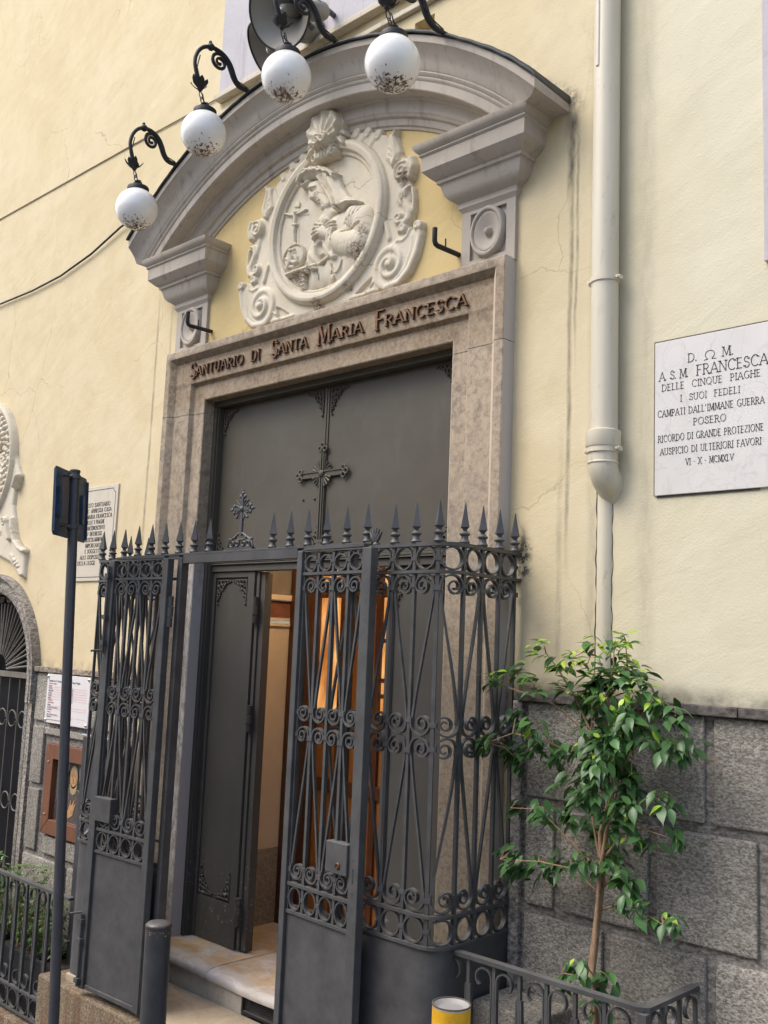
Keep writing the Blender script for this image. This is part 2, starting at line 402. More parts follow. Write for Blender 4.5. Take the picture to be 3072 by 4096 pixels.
def iron(name, c=(0.062, 0.063, 0.064), rust=0.5, rough=0.40):
    k = NT(name)
    n1 = k.noise(9, 6, 0.65); n2 = k.noise(38, 6, 0.75, dist=0.4)
    a = tuple(x * 0.72 for x in c); b = tuple(x * 1.35 for x in c)
    col = k.mix(k.ramp(n1, [(0.3, 0.0), (0.7, 1.0)]), a, b)
    r = k.math('MULTIPLY', k.ramp(n2, [(0.62, 0.0), (0.70, 1.0)]), rust)
    col = k.mix(r, col, (0.085, 0.042, 0.026))
    nz_ = k.n('ShaderNodeSeparateXYZ'); k.inp(nz_.inputs[0], k.geo.outputs['Normal'])
    col = k.mix(k.math('MULTIPLY', k.ramp(nz_.outputs[2], [(.35, 0.), (.8, 1.)]), k.math('MULTIPLY', k.ramp(n1, [(.25, .4), (.6, 1.)]), .62)), col, (0.17, 0.165, 0.155))
    sp = k.ramp(k.noise(120, 2, 0.5), [(0.76, 0.0), (0.79, 1.0)])
    col = k.mix(k.math('MULTIPLY', sp, 0.5), col, (0.25, 0.25, 0.25))
    k.col(col); k.rough(k.math('ADD', rough, k.math('MULTIPLY', n2, 0.2))); k.spec(0.5)
    k.bump(k.noise(70, 4, 0.6), 0.18, 0.003)
    return k.m
M['iron'] = iron('dark_painted_wrought_iron')
M['iron_black'] = iron('black_wrought_iron', (0.012, 0.013, 0.015), 0.3, 0.5)
M['sheet'] = iron('dark_painted_sheet_iron', (0.062, 0.062, 0.063), 0.14, 0.45)

def door_metal():
    k = NT('painted_door_metal'); X, Y, Z = k.xyz()
    n1 = k.noise(2.2, 5, 0.6); n2 = k.noise(30, 6, 0.75)
    c = k.mix(k.ramp(n1, [(0.3, 0.0), (0.7, 1.0)]), (0.070, 0.061, 0.043), (0.086, 0.075, 0.055))
    low = k.band(Z, -1.0, 1.9, 0.5)
    c = k.mix(k.math('MULTIPLY', low, 0.75), c, (0.056, 0.056, 0.056))
    # kicked and scuffed paint near the floor
    sc = k.math('MULTIPLY', k.band(Z, -0.3, 0.34, 0.16), k.ramp(n2, [(0.60, 0.0), (0.65, 1.0)]))
    c = k.mix(k.math('MULTIPLY', sc, 0.45), c, (0.17, 0.19, 0.20))
    k.col(c); k.rough(0.55); k.spec(0.4)
    dn = k.ramp(k.noise(1.3, 2, .4), [(.3, 0.), (.7, 1.)])
    hand = k.math('MULTIPLY', k.ramp(k.noise(5, 6, .7, stretch=(1.4, 1, .5)), [(.55, 0.), (.7, 1.)]), .22)
    k.col(k.mix(hand, k.mix(k.math('MULTIPLY', sc, 0.85), c, (0.22, 0.24, 0.25)), (.12, .115, .105)))
    k.rough(k.math('ADD', .42, k.math('MULTIPLY', k.noise(4, 6, .7), .3)))
    k.bump(k.noise(60, 4, .6), .06, .003, k.bump(k.math('ADD', k.noise(3.0, 3, 0.5), dn), 0.16, 0.04))
    return k.m
M['door'] = door_metal()

def globe_mat():
    k = NT('milk_glass_with_dirt')
    tc = k.tc.outputs['Object']
    sp = k.n('ShaderNodeSeparateXYZ'); k.inp(sp.inputs[0], tc)
    z = sp.outputs[2]
    oi = k.n('ShaderNodeObjectInfo')
    av = k.n('ShaderNodeVectorMath', operation='ADD'); k.inp(av.inputs[0], tc)
    cx = k.n('ShaderNodeCombineXYZ'); k.inp(cx.inputs[0], k.math('MULTIPLY', oi.outputs['Random'], 9.0)); k.inp(cx.inputs[1], k.math('MULTIPLY', oi.outputs['Random'], 5.0)); k.inp(av.inputs[1], cx.outputs[0])
    grad = k.ramp(k.math('DIVIDE', k.math('ADD', z, 0.13), 0.13), [(0.06, 1.0), (0.30, 0.72), (0.60, 0.40), (1.0, 0.0)])
    n1 = k.noise(70, 3, 0.6, vec=av.outputs[0], stretch=(1, 1, 0.45))
    n2 = k.noise(22, 5, 0.7, vec=av.outputs[0])
    # splashes: threshold falls towards the bottom of the globe
    thr = k.math('SUBTRACT', 0.82, k.math('MULTIPLY', grad, 0.35))
    sp1 = k.math('MULTIPLY', k.math('SUBTRACT', n1, thr), 16.0, clamp=True)
    thr2 = k.math('SUBTRACT', 1.0, k.math('MULTIPLY', grad, 0.56))
    sp2 = k.math('MULTIPLY', k.math('SUBTRACT', n2, thr2), 7.0, clamp=True)
    d = k.math('MAXIMUM', sp1, sp2)
    c = k.mix(d, (0.86, 0.845, 0.80), k.mix(k.ramp(n2, [(0.4, 0.0), (0.6, 1.0)]), (0.055, 0.030, 0.018), (0.16, 0.085, 0.045)))
    k.col(c); k.rough(k.math('ADD', 0.07, k.math('MULTIPLY', d, 0.6)))
    k.b.inputs['Coat Weight'].default_value = 0.3
    k.b.inputs['Subsurface Weight'].default_value = 0.25
    k.b.inputs['Subsurface Radius'].default_value = (0.05, 0.05, 0.05)
    return k.m
M['globe'] = globe_mat()

def pvc():
    k = NT('cream_painted_pipe')
    st = k.noise(14, 5, 0.6, stretch=(1, 1, 0.06)); n2 = k.noise(5, 6, 0.7)
    c = k.mix(k.ramp(st, [(0.35, 0.0), (0.65, 1.0)]), (0.58, 0.525, 0.40), (0.66, 0.61, 0.485))
    c = k.mix(k.math('MULTIPLY', k.ramp(n2, [(0.58, 0.0), (0.75, 1.0)]), 0.3), c, (0.36, 0.30, 0.2))
    c = k.mix(k.math('MULTIPLY', k.ramp(k.noise(16, 6, .75, stretch=(1, 1, .35)), [(.6, 0.), (.68, 1.)]), .45), c, (.30, .24, .16))
    k.col(c); k.rough(0.42); k.bump(st, 0.1, 0.004); return k.m
M['pvc'] = pvc()

def plaque_mat(name, c1, c2):
    k = NT(name)
    st = k.noise(9, 6, 0.65, stretch=(1.3, 1, 0.35))
    c = k.mix(k.ramp(k.noise(4, 6, 0.6), [(0.3, 0.0), (0.7, 1.0)]), c1, c2)
    c = k.mix(k.math('MULTIPLY', k.ramp(st, [(0.55, 0.0), (0.72, 1.0)]), 0.45), c, (0.40, 0.34, 0.26))
    vein = k.math('ABSOLUTE', k.math('SUBTRACT', k.noise(5, 6, .6, dist=1.5), .5))
    c = k.mix(k.math('MULTIPLY', k.ramp(vein, [(0., 1.), (.018, 0.)]), .3), c, (.36, .35, .35))
    k.col(c); k.rough(0.5); k.bump(k.noise(60, 4, 0.6), 0.08, 0.003); return k.m
M['plaque_r'] = plaque_mat('white_marble_slab', (0.585, 0.57, 0.54), (0.65, 0.635, 0.605))
M['plaque_l'] = plaque_mat('cream_marble_slab', (0.56, 0.50, 0.39), (0.61, 0.55, 0.44))
M['ink'] = simple('black_lettering_paint', (0.022, 0.022, 0.025), 0.6, 0.5, 60)
M['bronze'] = simple('weathered_bronze_letters', (0.13, 0.065, 0.032), 0.45, 0.7, 30, metal=0.5)
M['white_board'] = simple('white_acrylic_board', (0.72, 0.70, 0.70), 0.25, 0.03)
M['red_ink'] = simple('red_print', (0.55, 0.09, 0.10), 0.5, 0.1)
M['grey_ink'] = simple('dark_print', (0.12, 0.08, 0.09), 0.5, 0.1)
M['chrome'] = simple('steel_stud', (0.6, 0.6, 0.6), 0.25, 0.05, metal=1.0)

def wood(name, c1, c2, rough=0.4):
    k = NT(name)
    g = k.noise(10, 6, 0.65, stretch=(4.0, 4.0, 0.35), dist=0.6)
    k.col(k.mix(k.ramp(g, [(0.3, 0.0), (0.7, 1.0)]), c1, c2)); k.rough(rough); k.bump(g, 0.1, 0.003); return k.m
M['wood'] = wood('dark_varnished_wood', (0.055, 0.018, 0.008), (0.12, 0.045, 0.018))
M['wood_lit_orange'] = wood('orange_lit_wood', (0.26, 0.085, 0.02), (0.38, 0.14, 0.03), 0.3)  # warm glow on the porch wood put into its base colour
M['frame_wood'] = wood('reddish_brown_frame', (0.13, 0.048, 0.022), (0.20, 0.078, 0.036), 0.45)

def emis(name, c, s):
    k = NT(name); n = k.noise(3, 4, 0.6)
    k.col(c); k.b.inputs['Emission Color'].default_value = (*c, 1)
    k.inp(k.b.inputs['Emission Strength'], k.math('MULTIPLY', k.ramp(n, [(0.3, 0.6), (0.7, 1.0)]), s)); k.rough(0.4); return k.m
def amber():
    k = NT('backlit_amber_glass'); P_ = k.xyz()
    n = k.noise(5, 5, .65, stretch=(2.2, 1, .45), dist=.4)
    c = k.mix(k.ramp(n, [(.35, 0.), (.65, 1.)]), (.75, .22, .03), (1., .58, .22))
    k.col((.3, .12, .03)); k.t.links.new(c, k.b.inputs['Emission Color'])
    k.inp(k.b.inputs['Emission Strength'], k.math('MULTIPLY', k.ramp(n, [(.25, .25), (.7, 1.)]), .62)); k.rough(.25); return k.m
M['amber_glass'] = amber()
M['lamp_glow'] = emis('lit_lamp_glass', (1.0, 0.74, 0.45), 110.0)
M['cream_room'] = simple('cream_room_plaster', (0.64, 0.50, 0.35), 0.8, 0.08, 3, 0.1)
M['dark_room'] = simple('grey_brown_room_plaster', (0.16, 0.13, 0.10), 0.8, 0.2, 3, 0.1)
M['terracotta'] = simple('terracotta_band', (0.20, 0.07, 0.04), 0.6, 0.25, 12)
M['dado'] = marble_brown(True); M['dado'].name = 'brown_marble_dado'

def white_marble():
    k = NT('worn_white_marble_step'); X, Y, Z = k.xyz()
    v = k.noise(5, 7, 0.7, dist=1.2, stretch=(1, 2.5, 1))
    c = k.mix(k.ramp(v, [(0.4, 0.0), (0.62, 1.0)]), (0.42, 0.41, 0.40), (0.60, 0.58, 0.55))
    rust = k.math('MULTIPLY', k.band(Y, -0.13, 0.6, 0.1), k.ramp(k.noise(6, 6, 0.7), [(0.36, 0.0), (0.6, 1.0)]))
    c = k.mix(k.math('MULTIPLY', rust, 0.85), c, (0.44, 0.27, 0.10))
    c = k.mix(k.math('MULTIPLY', k.ramp(k.noise(18, 6, 0.7), [(0.58, 0.0), (0.68, 1.0)]), 0.5), c, (0.22, 0.19, 0.15))
    k.col(c); k.rough(0.38); k.bump(k.noise(25, 6, 0.65), 0.3, 0.008); return k.m
M['step'] = white_marble()

def tan_paving(name, c1, c2, c3):
    k = NT(name)
    n = k.noise(6, 7, 0.68, dist=0.6); n2 = k.noise(45, 5, 0.7)
    c = k.mix(k.ramp(n, [(0.35, 0.0), (0.65, 1.0)]), c1, c2)
    c = k.mix(k.math('MULTIPLY', k.ramp(n2, [(0.55, 0.0), (0.7, 1.0)]), 0.5), c, c3)
    k.col(c); k.rough(0.75); k.bump(n2, 0.3, 0.005); return k.m
M['landing'] = tan_paving('worn_tan_paving', (0.33, 0.265, 0.18), (0.44, 0.37, 0.27), (0.19, 0.145, 0.09))
def kerb_mat():
    k = NT('rust_stained_stone')
    n = k.noise(75, 5, .75); st = k.noise(9, 6, .7, stretch=(1.6, 1.6, .12)); big = k.noise(3.5, 6, .65)
    c = k.ramp(n, [(.36, (.075, .055, .035)), (.5, (.23, .175, .11)), (.64, (.40, .33, .23))])
    c = k.mix(k.math('MULTIPLY', k.ramp(st, [(.46, 0.), (.62, 1.)]), .75), c, (.14, .065, .025))
    c = k.mix(k.math('MULTIPLY', k.ramp(big, [(.45, 0.), (.65, 1.)]), .5), c, (.10, .08, .06))
    k.col(c); k.rough(.85); k.bump(n, .8, .008, k.bump(big, .4, .05)); return k.m
M['kerb'] = kerb_mat()
M['riser'] = tan_paving('grey_marble_riser', (0.36, 0.33, 0.28), (0.46, 0.43, 0.38), (0.22, 0.19, 0.14))
def street_mat():
    k = NT('grey_lava_stone_street')
    b = k.n('ShaderNodeTexBrick'); k.inp(b.inputs['Vector'], k.pos); b.inputs['Scale'].default_value = 1.0
    b.inputs['Brick Width'].default_value = .62; b.inputs['Row Height'].default_value = .40; b.inputs['Mortar Size'].default_value = .010; b.inputs['Mortar Smooth'].default_value = .3
    b.inputs['Color1'].default_value = (.12, .12, .125, 1); b.inputs['Color2'].default_value = (.19, .19, .195, 1); b.inputs['Mortar'].default_value = (.05, .048, .045, 1)
    n = k.noise(45, 6, .7); c = k.mix(k.math('MULTIPLY', k.ramp(n, [(.45, 0.), (.65, 1.)]), .5), b.outputs['Color'], (.08, .08, .08))
    k.col(c); k.rough(.6); k.bump(n, .3, .004, k.bump(b.outputs['Fac'], -.5, .012)); return k.m
M['street'] = street_mat()

def leaf_mat(name, c1, c2, c3, trans):
    k = NT(name)
    r = k.geo.outputs['Random Per Island']
    c = k.ramp(r, [(0.0, c1), (0.55, c2), (1.0, c3)])
    # paler midrib side underneath
    c = k.mix(k.math('MULTIPLY', k.geo.outputs['Backfacing'], 0.5), c, (c3[0] * 1.1, c3[1] * 1.0, c3[2] * 1.6))
    k.col(c); k.rough(0.33); k.spec(0.45)
    k.b.inputs['Transmission Weight'].default_value = 0.0
    tr = k.n('ShaderNodeBsdfTranslucent'); k.inp(tr.inputs[0], k.mix(0.5, c, trans))
    ms = k.n('ShaderNodeMixShader'); ms.inputs[0].default_value = 0.22
    out = k.t.nodes['Material Output']
    k.t.links.new(k.b.outputs[0], ms.inputs[1]); k.t.links.new(tr.outputs[0], ms.inputs[2]); k.t.links.new(ms.outputs[0], out.inputs['Surface'])
    return k.m
M['leaf'] = leaf_mat('ficus_leaf', (0.010, 0.030, 0.012), (0.030, 0.085, 0.024), (0.080, 0.20, 0.042), (0.10, 0.28, 0.03))
M['leaf_new'] = leaf_mat('young_ficus_leaf', (0.12, 0.32, 0.025), (0.26, 0.50, 0.03), (0.42, 0.62, 0.05), (0.42, 0.65, 0.05))
M['leaf_shrub'] = leaf_mat('shrub_leaf', (0.02, 0.06, 0.016), (0.06, 0.15, 0.035), (0.16, 0.29, 0.06), (0.15, 0.3, 0.04))
M['bark'] = simple('pale_brown_bark', (0.29, 0.19, 0.115), 0.8, 0.35, 40, 0.5, 90)
M['soil'] = simple('dark_soil', (0.05, 0.035, 0.025), 0.95, 0.5, 40, 0.8, 60)
M['black_plastic'] = simple('black_plastic', (0.018, 0.018, 0.02), 0.45, 0.2)
M['pole'] = simple('dark_grey_pole_paint', (0.052, 0.054, 0.062), 0.42, 0.15, 8, 0.1, 60)
M['bollard'] = iron('chipped_dark_bollard_paint', (0.040, 0.041, 0.046), 0.25, 0.38)
M['yellow'] = iron('chipped_yellow_paint', (0.66, 0.36, 0.010), 0.5, 0.4)
M['blue'] = simple('blue_sign_back', (0.030, 0.060, 0.105), 0.4, 0.5, 7)
M['horn'] = simple('brown_grey_horn', (0.27, 0.25, 0.21), 0.45, 0.12, 3)
M['horn_rim'] = simple('black_horn_rim', (0.02, 0.02, 0.02), 0.5, 0.1)
M['navy'] = simple('dark_grey_panel', (0.045, 0.047, 0.055), 0.3, 0.1)
M['lead'] = simple('dark_lead_flashing', (0.035, 0.038, 0.038), 0.6, 0.4, 14, 0.5, 30)
M['cable'] = simple('black_cable', (0.02, 0.02, 0.022), 0.6, 0.1)
M['cable_brown'] = simple('painted_cable', (0.25, 0.19, 0.11), 0.7, 0.2)
M['dark_void'] = simple('dark_glass_pane', (0.004, 0.0045, 0.008), 0.5, 0.3, spec=.15)
M['portrait_bg'] = simple('portrait_background', (0.07, 0.03, 0.018), 0.5, 0.5, 9)
M['portrait_veil'] = simple('portrait_dark_veil', (0.012, 0.010, 0.010), 0.5, 0.3)
M['portrait_skin'] = simple('portrait_skin', (0.42, 0.23, 0.105), 0.5, 0.35, 22)
M['portrait_robe'] = simple('portrait_grey_robe', (0.075, 0.060, 0.055), 0.5, 0.3, 14)
M['portrait_cloth'] = simple('portrait_pale_wimple', (0.33, 0.26, 0.14), 0.5, 0.2)
M['sock'] = simple('white_socket', (0.7, 0.68, 0.62), 0.4, 0.05)
# ------------------------------------------------------------------ lettering: strokes with serifs
def arc(cx, cy, rx, ry, a0, a1, n=9):
    return [(cx + rx * math.cos(R(a0 + (a1 - a0) * i / n)), cy + ry * math.sin(R(a0 + (a1 - a0) * i / n))) for i in range(n + 1)]
# glyph: (advance width, [(polyline, weight)], [serif centres (x, y)])
G = {
 'A': (.78, [([(.02, 0), (.39, 1)], .55), ([(.76, 0), (.39, 1)], 1), ([(.16, .34), (.62, .34)], .5)], [(.04, 0), (.74, 0)]),
 'B': (.62, [([(.1, 0), (.1, 1)], 1), ([(.1, .97)] + arc(.3, .76, .2, .21, 90, -90) + [(.1, .54)], .7), ([(.1, .54)] + arc(.33, .28, .24, .25, 90, -90) + [(.1, .03)], .7)], [(.1, 0), (.1, 1)]),
 'C': (.78, [(arc(.44, .5, .38, .5, 48, 312, 16), .9)], [(.70, .87)]),
 'D': (.78, [([(.1, 0), (.1, 1)], 1), ([(.1, .97), (.3, .97)] + arc(.32, .5, .4, .47, 90, -90, 12) + [(.1, .03)], .7)], [(.1, 0), (.1, 1)]),
 'E': (.60, [([(.1, 0), (.1, 1)], 1), ([(.1, .96), (.52, .96)], .5), ([(.1, .52), (.44, .52)], .5), ([(.1, .04), (.55, .04)], .5)], [(.1, 0), (.1, 1)]),
 'F': (.58, [([(.1, 0), (.1, 1)], 1), ([(.1, .96), (.54, .96)], .5), ([(.1, .52), (.45, .52)], .5)], [(.1, 0), (.1, 1)]),
 'G': (.80, [(arc(.44, .5, .38, .5, 48, 330, 16), .9), ([(.72, .05), (.72, .42)], .9), ([(.55, .42), (.80, .42)], .5)], []),
 'H': (.76, [([(.1, 0), (.1, 1)], 1), ([(.66, 0), (.66, 1)], 1), ([(.1, .52), (.66, .52)], .5)], [(.1, 0), (.1, 1), (.66, 0), (.66, 1)]),
 'I': (.28, [([(.14, 0), (.14, 1)], 1)], [(.14, 0), (.14, 1)]),
 'L': (.58, [([(.1, 0), (.1, 1)], 1), ([(.1, .04), (.54, .04)], .5)], [(.1, 0), (.1, 1)]),
 'M': (.92, [([(.08, 0), (.14, 1)], .55), ([(.14, 1), (.46, .08)], 1), ([(.46, .08), (.78, 1)], .55), ([(.78, 1), (.84, 0)], 1)], [(.08, 0), (.84, 0), (.12, 1), (.80, 1)]),
 'N': (.80, [([(.1, 0), (.1, 1)], .6), ([(.1, 1), (.70, 0)], 1), ([(.70, 0), (.70, 1)], .6)], [(.1, 0), (.08, 1), (.70, 1)]),
 'O': (.86, [(arc(.43, .5, .38, .5, 90, 450, 20), .85)], []),
 'P': (.58, [([(.1, 0), (.1, 1)], 1), ([(.1, .97)] + arc(.3, .72, .22, .25, 90, -90) + [(.1, .47)], .7)], [(.1, 0), (.1, 1)]),
 'Q': (.86, [(arc(.43, .5, .38, .5, 90, 450, 20), .85), ([(.45, .15), (.80, -.16)], .7)], []),
 'R': (.68, [([(.1, 0), (.1, 1)], 1), ([(.1, .97)] + arc(.32, .74, .22, .23, 90, -90) + [(.1, .51)], .7), ([(.3, .5), (.64, 0)], 1)], [(.1, 0), (.1, 1), (.64, 0)]),
 'S': (.60, [(arc(.3, .74, .21, .24, 35, 240, 10) + arc(.3, .25, .24, .25, 70, -150, 10), .85)], [(.49, .83), (.09, .15)]),
 'T': (.66, [([(.33, 0), (.33, 1)], 1), ([(.03, .96), (.63, .96)], .5)], [(.33, 0)]),
 'U': (.76, [([(.1, 1), (.1, .32)] + arc(.37, .3, .27, .3, 180, 360, 10) + [(.64, 1)], .8)], [(.1, 1), (.64, 1)]),
 'V': (.74, [([(.03, 1), (.37, 0)], 1), ([(.37, 0), (.71, 1)], .55)], [(.05, 1), (.69, 1)]),
 'X': (.74, [([(.05, 1), (.69, 0)], 1), ([(.69, 1), (.05, 0)], .55)], [(.06, 0), (.68, 0), (.06, 1), (.68, 1)]),
 'Z': (.66, [([(.06, .96), (.60, .96), (.06, .04), (.62, .04)], .7)], []),
 '5': (.56, [([(.46, .96), (.14, .96), (.1, .55)] + arc(.26, .33, .23, .29, 110, -140, 10), .75)], []),
 '.': (.26, [([(.10, .0), (.10, .13)], 1.2)], []), "'": (.26, [([(.14, 1.0), (.08, .74)], .8)], []),
 '-': (.40, [([(.05, .45), (.33, .45)], .7)], []),
 '~': (.80, [([(.02, .06), (.26, .10)] + arc(.41, .52, .30, .40, 238, -58, 14) + [(.55, .10), (.82, .06)], .7)], []),   # the open ring between D and M
 ' ': (.42, [], []),
}
def text_w(t, h, sp=.10): return sum(G[c][0] + sp for c in t) * h - sp * h
def polystrip(mb, pts, wd, fmap):
    n = len(pts); L = []; Rr = []
    for i in range(n):
        a = pts[max(i - 1, 0)]; b = pts[i]; c = pts[min(i + 1, n - 1)]
        d1 = Vector((b[0] - a[0], b[1] - a[1])); d2 = Vector((c[0] - b[0], c[1] - b[1]))
        if d1.length < 1e-9: d1 = d2
        if d2.length < 1e-9: d2 = d1
        d1.normalize(); d2.normalize(); t = d1 + d2
        if t.length < 1e-6: t = d1
        t.normalize(); nn = Vector((-t.y, t.x)); k = min(1.6, 1 / max(.3, nn.dot(Vector((-d1.y, d1.x)))))
        L.append((b[0] + nn.x * wd / 2 * k, b[1] + nn.y * wd / 2 * k)); Rr.append((b[0] - nn.x * wd / 2 * k, b[1] - nn.y * wd / 2 * k))
    secs = [[fmap(*L[i], 0), fmap(*Rr[i], 0), fmap(*Rr[i], 1), fmap(*L[i], 1)] for i in range(n)]
    mb.sections(secs)
def text(mb, t, x, z, h, y, depth=.002, wt=.11, sp=.10, fx=1.0, serif=True):
    """letters on the plane facing -y; y is the face they stand on"""
    for c in t:
        wd, st, se = G[c]
        for i, (pl, k) in enumerate(st):
            dd = depth + i * .0003
            polystrip(mb, [(x + u * h * fx, z + v * h) for u, v in pl], wt * k * h, lambda a, b, q, dd=dd: (a, y - dd * (1 - q), b))
        if serif:
            for i, (u, v) in enumerate(se):
                dd = depth + .0010 + i * .0002
                v2 = v + (.03 if v < .5 else -.03)
                polystrip(mb, [(x + (u - .13) * h * fx, z + v2 * h), (x + (u + .13) * h * fx, z + v2 * h)], .055 * h, lambda a, b, q, dd=dd: (a, y - dd * (1 - q), b))
        x += (wd + sp) * h * fx
    return x

# ------------------------------------------------------------------ relief: a height field cut from shapes
class Relief:
    def __init__(s, x0, x1, z0, z1, step):
        s.xs = np.arange(x0, x1 + step / 2, step); s.zs = np.arange(z0, z1 + step / 2, step)
        s.X, s.Z = np.meshgrid(s.xs, s.zs); s.H = np.full(s.X.shape, -0.01)
    def up(s, h): s.H = np.maximum(s.H, h)
    @staticmethod
    def dome(d, wd, H, base=0.0):
        t = np.clip(d / wd, 0, 1)
        return np.where(d > 0, base + H * np.sqrt(np.clip(1 - (1 - t) ** 2, 0, 1)), -0.01)
    def seg(s, pts, rad, H, base=0.0, closed=False):
        pts = np.array(pts, float); n = len(pts)
        rr = np.array(rad if isinstance(rad, (list, tuple)) else [rad] * n, float)
        hh = np.array(H if isinstance(H, (list, tuple)) else [H] * n, float)
        best = np.full(s.X.shape, -0.01)
        for i in range(n if closed else n - 1):
            a = pts[i]; b = pts[(i + 1) % n]; ab = b - a; L = max(ab @ ab, 1e-12)
            t = np.clip(((s.X - a[0]) * ab[0] + (s.Z - a[1]) * ab[1]) / L, 0, 1)
            d = np.hypot(s.X - a[0] - t * ab[0], s.Z - a[1] - t * ab[1])
            r = rr[i] + (rr[(i + 1) % n] - rr[i]) * t; h = hh[i] + (hh[(i + 1) % n] - hh[i]) * t
            q = 1 - (d / r) ** 2
            best = np.maximum(best, np.where(q > 0, base + h * np.sqrt(np.clip(q, 0, 1)), -0.01))
        s.up(best); return s
    def dist_in(s, poly):
        P = np.array(poly, float); n = len(P); d = np.full(s.X.shape, 9.0); ins = np.zeros(s.X.shape, bool)
        for i in range(n):
            a = P[i]; b = P[(i + 1) % n]; ab = b - a; L = max(ab @ ab, 1e-12)
            t = np.clip(((s.X - a[0]) * ab[0] + (s.Z - a[1]) * ab[1]) / L, 0, 1)
            d = np.minimum(d, np.hypot(s.X - a[0] - t * ab[0], s.Z - a[1] - t * ab[1]))
            c = ((a[1] > s.Z) != (b[1] > s.Z)) & (s.X < (b[0] - a[0]) * (s.Z - a[1]) / (b[1] - a[1] + 1e-15) + a[0])
            ins ^= c
        return np.where(ins, d, -d)
    def poly(s, poly, wd, H, base=0.0, folds=None):
        d = s.dist_in(poly); h = s.dome(d, wd, H, base)
        if folds is not None:
            h = np.where(d > 0, h + folds(s.X, s.Z) * np.clip(d / .015, 0, 1), h)
        s.up(h); return s
    def ell(s, cx, cz, a, b, H, base=0.0, flat=1.0, rot=0.0):
        c_, s_ = math.cos(rot), math.sin(rot)
        u = (s.X - cx) * c_ + (s.Z - cz) * s_; v = -(s.X - cx) * s_ + (s.Z - cz) * c_
        q = 1 - (u / a) ** 2 - (v / b) ** 2
        s.up(np.where(q > 0, base + H * np.clip(q, 0, 1) ** (.5 * flat), -0.01)); return s
    def carve(s, pts, rad, depth):
        pts = np.array(pts, float)
        for i in range(len(pts) - 1):
            a = pts[i]; b = pts[i + 1]; ab = b - a; L = max(ab @ ab, 1e-12)
            t = np.clip(((s.X - a[0]) * ab[0] + (s.Z - a[1]) * ab[1]) / L, 0, 1)
            d = np.hypot(s.X - a[0] - t * ab[0], s.Z - a[1] - t * ab[1])
            s.H = s.H - depth * np.clip(1 - (d / rad) ** 2, 0, 1) * (s.H > 0.0)
        return s
    def blur(s, k=1):
        for _ in range(k):
            p = np.pad(s.H, 1, mode='edge')
            s.H = (p[:-2, 1:-1] + p[2:, 1:-1] + p[1:-1, :-2] + p[1:-1, 2:] + 2 * p[1:-1, 1:-1]) / 6
        return s
    def build(s, name, m, parent, y0=0.0, angle=50):
        eps = 0.0008; keep = s.H > eps
        cell = keep[:-1, :-1] | keep[1:, :-1] | keep[:-1, 1:] | keep[1:, 1:]
        nz, nx = s.H.shape; idx = np.arange(nz * nx).reshape(nz, nx)
        jj, ii = np.nonzero(cell)
        F = np.stack([idx[jj, ii], idx[jj, ii + 1], idx[jj + 1, ii + 1], idx[jj + 1, ii]], 1)
        used, inv = np.unique(F, return_inverse=True); F = inv.reshape(F.shape)
        Hc = np.where(keep, s.H, -0.006).ravel()[used]
        V = np.stack([s.X.ravel()[used], y0 - Hc, s.Z.ravel()[used]], 1)
        me = bpy.data.meshes.new(name)
        me.vertices.add(len(V)); me.vertices.foreach_set('co', V.ravel())
        me.loops.add(F.size); me.loops.foreach_set('vertex_index', F.ravel().astype(np.int32))
        me.polygons.add(len(F)); me.polygons.foreach_set('loop_start', np.arange(0, F.size, 4, dtype=np.int32))
        me.update(calc_edges=True); me.validate()
        return link(name, me, m, parent, angle)
def spiral(cx, cz, r0, r1, a0, turns, n=40, cw=False, p=1.0):
    out = []
    for i in range(n + 1):
        t = i / n; r = r0 + (r1 - r0) * t ** p; a = R(a0) + (-1 if cw else 1) * 2 * PI * turns * t
        out.append((cx + r * math.cos(a), cz + r * math.sin(a)))
    return out

# ================================================================== THE STREET
def ground_z(x): return -0.78 + 0.07 * (x + 6.2)
mb = MB(); xs_ = [-60, -14, -9, -6, -3, 0, 5, 60]
for a, b in zip(xs_[:-1], xs_[1:]):
    mb.quad((a, -60, ground_z(a)), (b, -60, ground_z(b)), (b, 0.3, ground_z(b)), (a, 0.3, ground_z(a)))
tag(mb.build('street', M['street']), kind='structure')
# raised paved landing in front of the door, with its kerb stones
mb = MB(); mb.box(-5.30, -2.70, -0.52, -0.17, -0.34, -0.27)
tag(mb.build('landing', M['landing'], bevel=.006), kind='structure')
mb = MB(); mb.box(-5.46, -2.62, -0.60, -0.525, -1.2, -0.30); mb.box(-5.46, -5.305, -0.52, 0.0, -1.2, -0.31); mb.box(-5.30, -2.70, -0.52, -0.17, -1.2, -0.345)
tag(mb.build('landing_kerb', M['kerb'], bevel=.012), kind='structure')

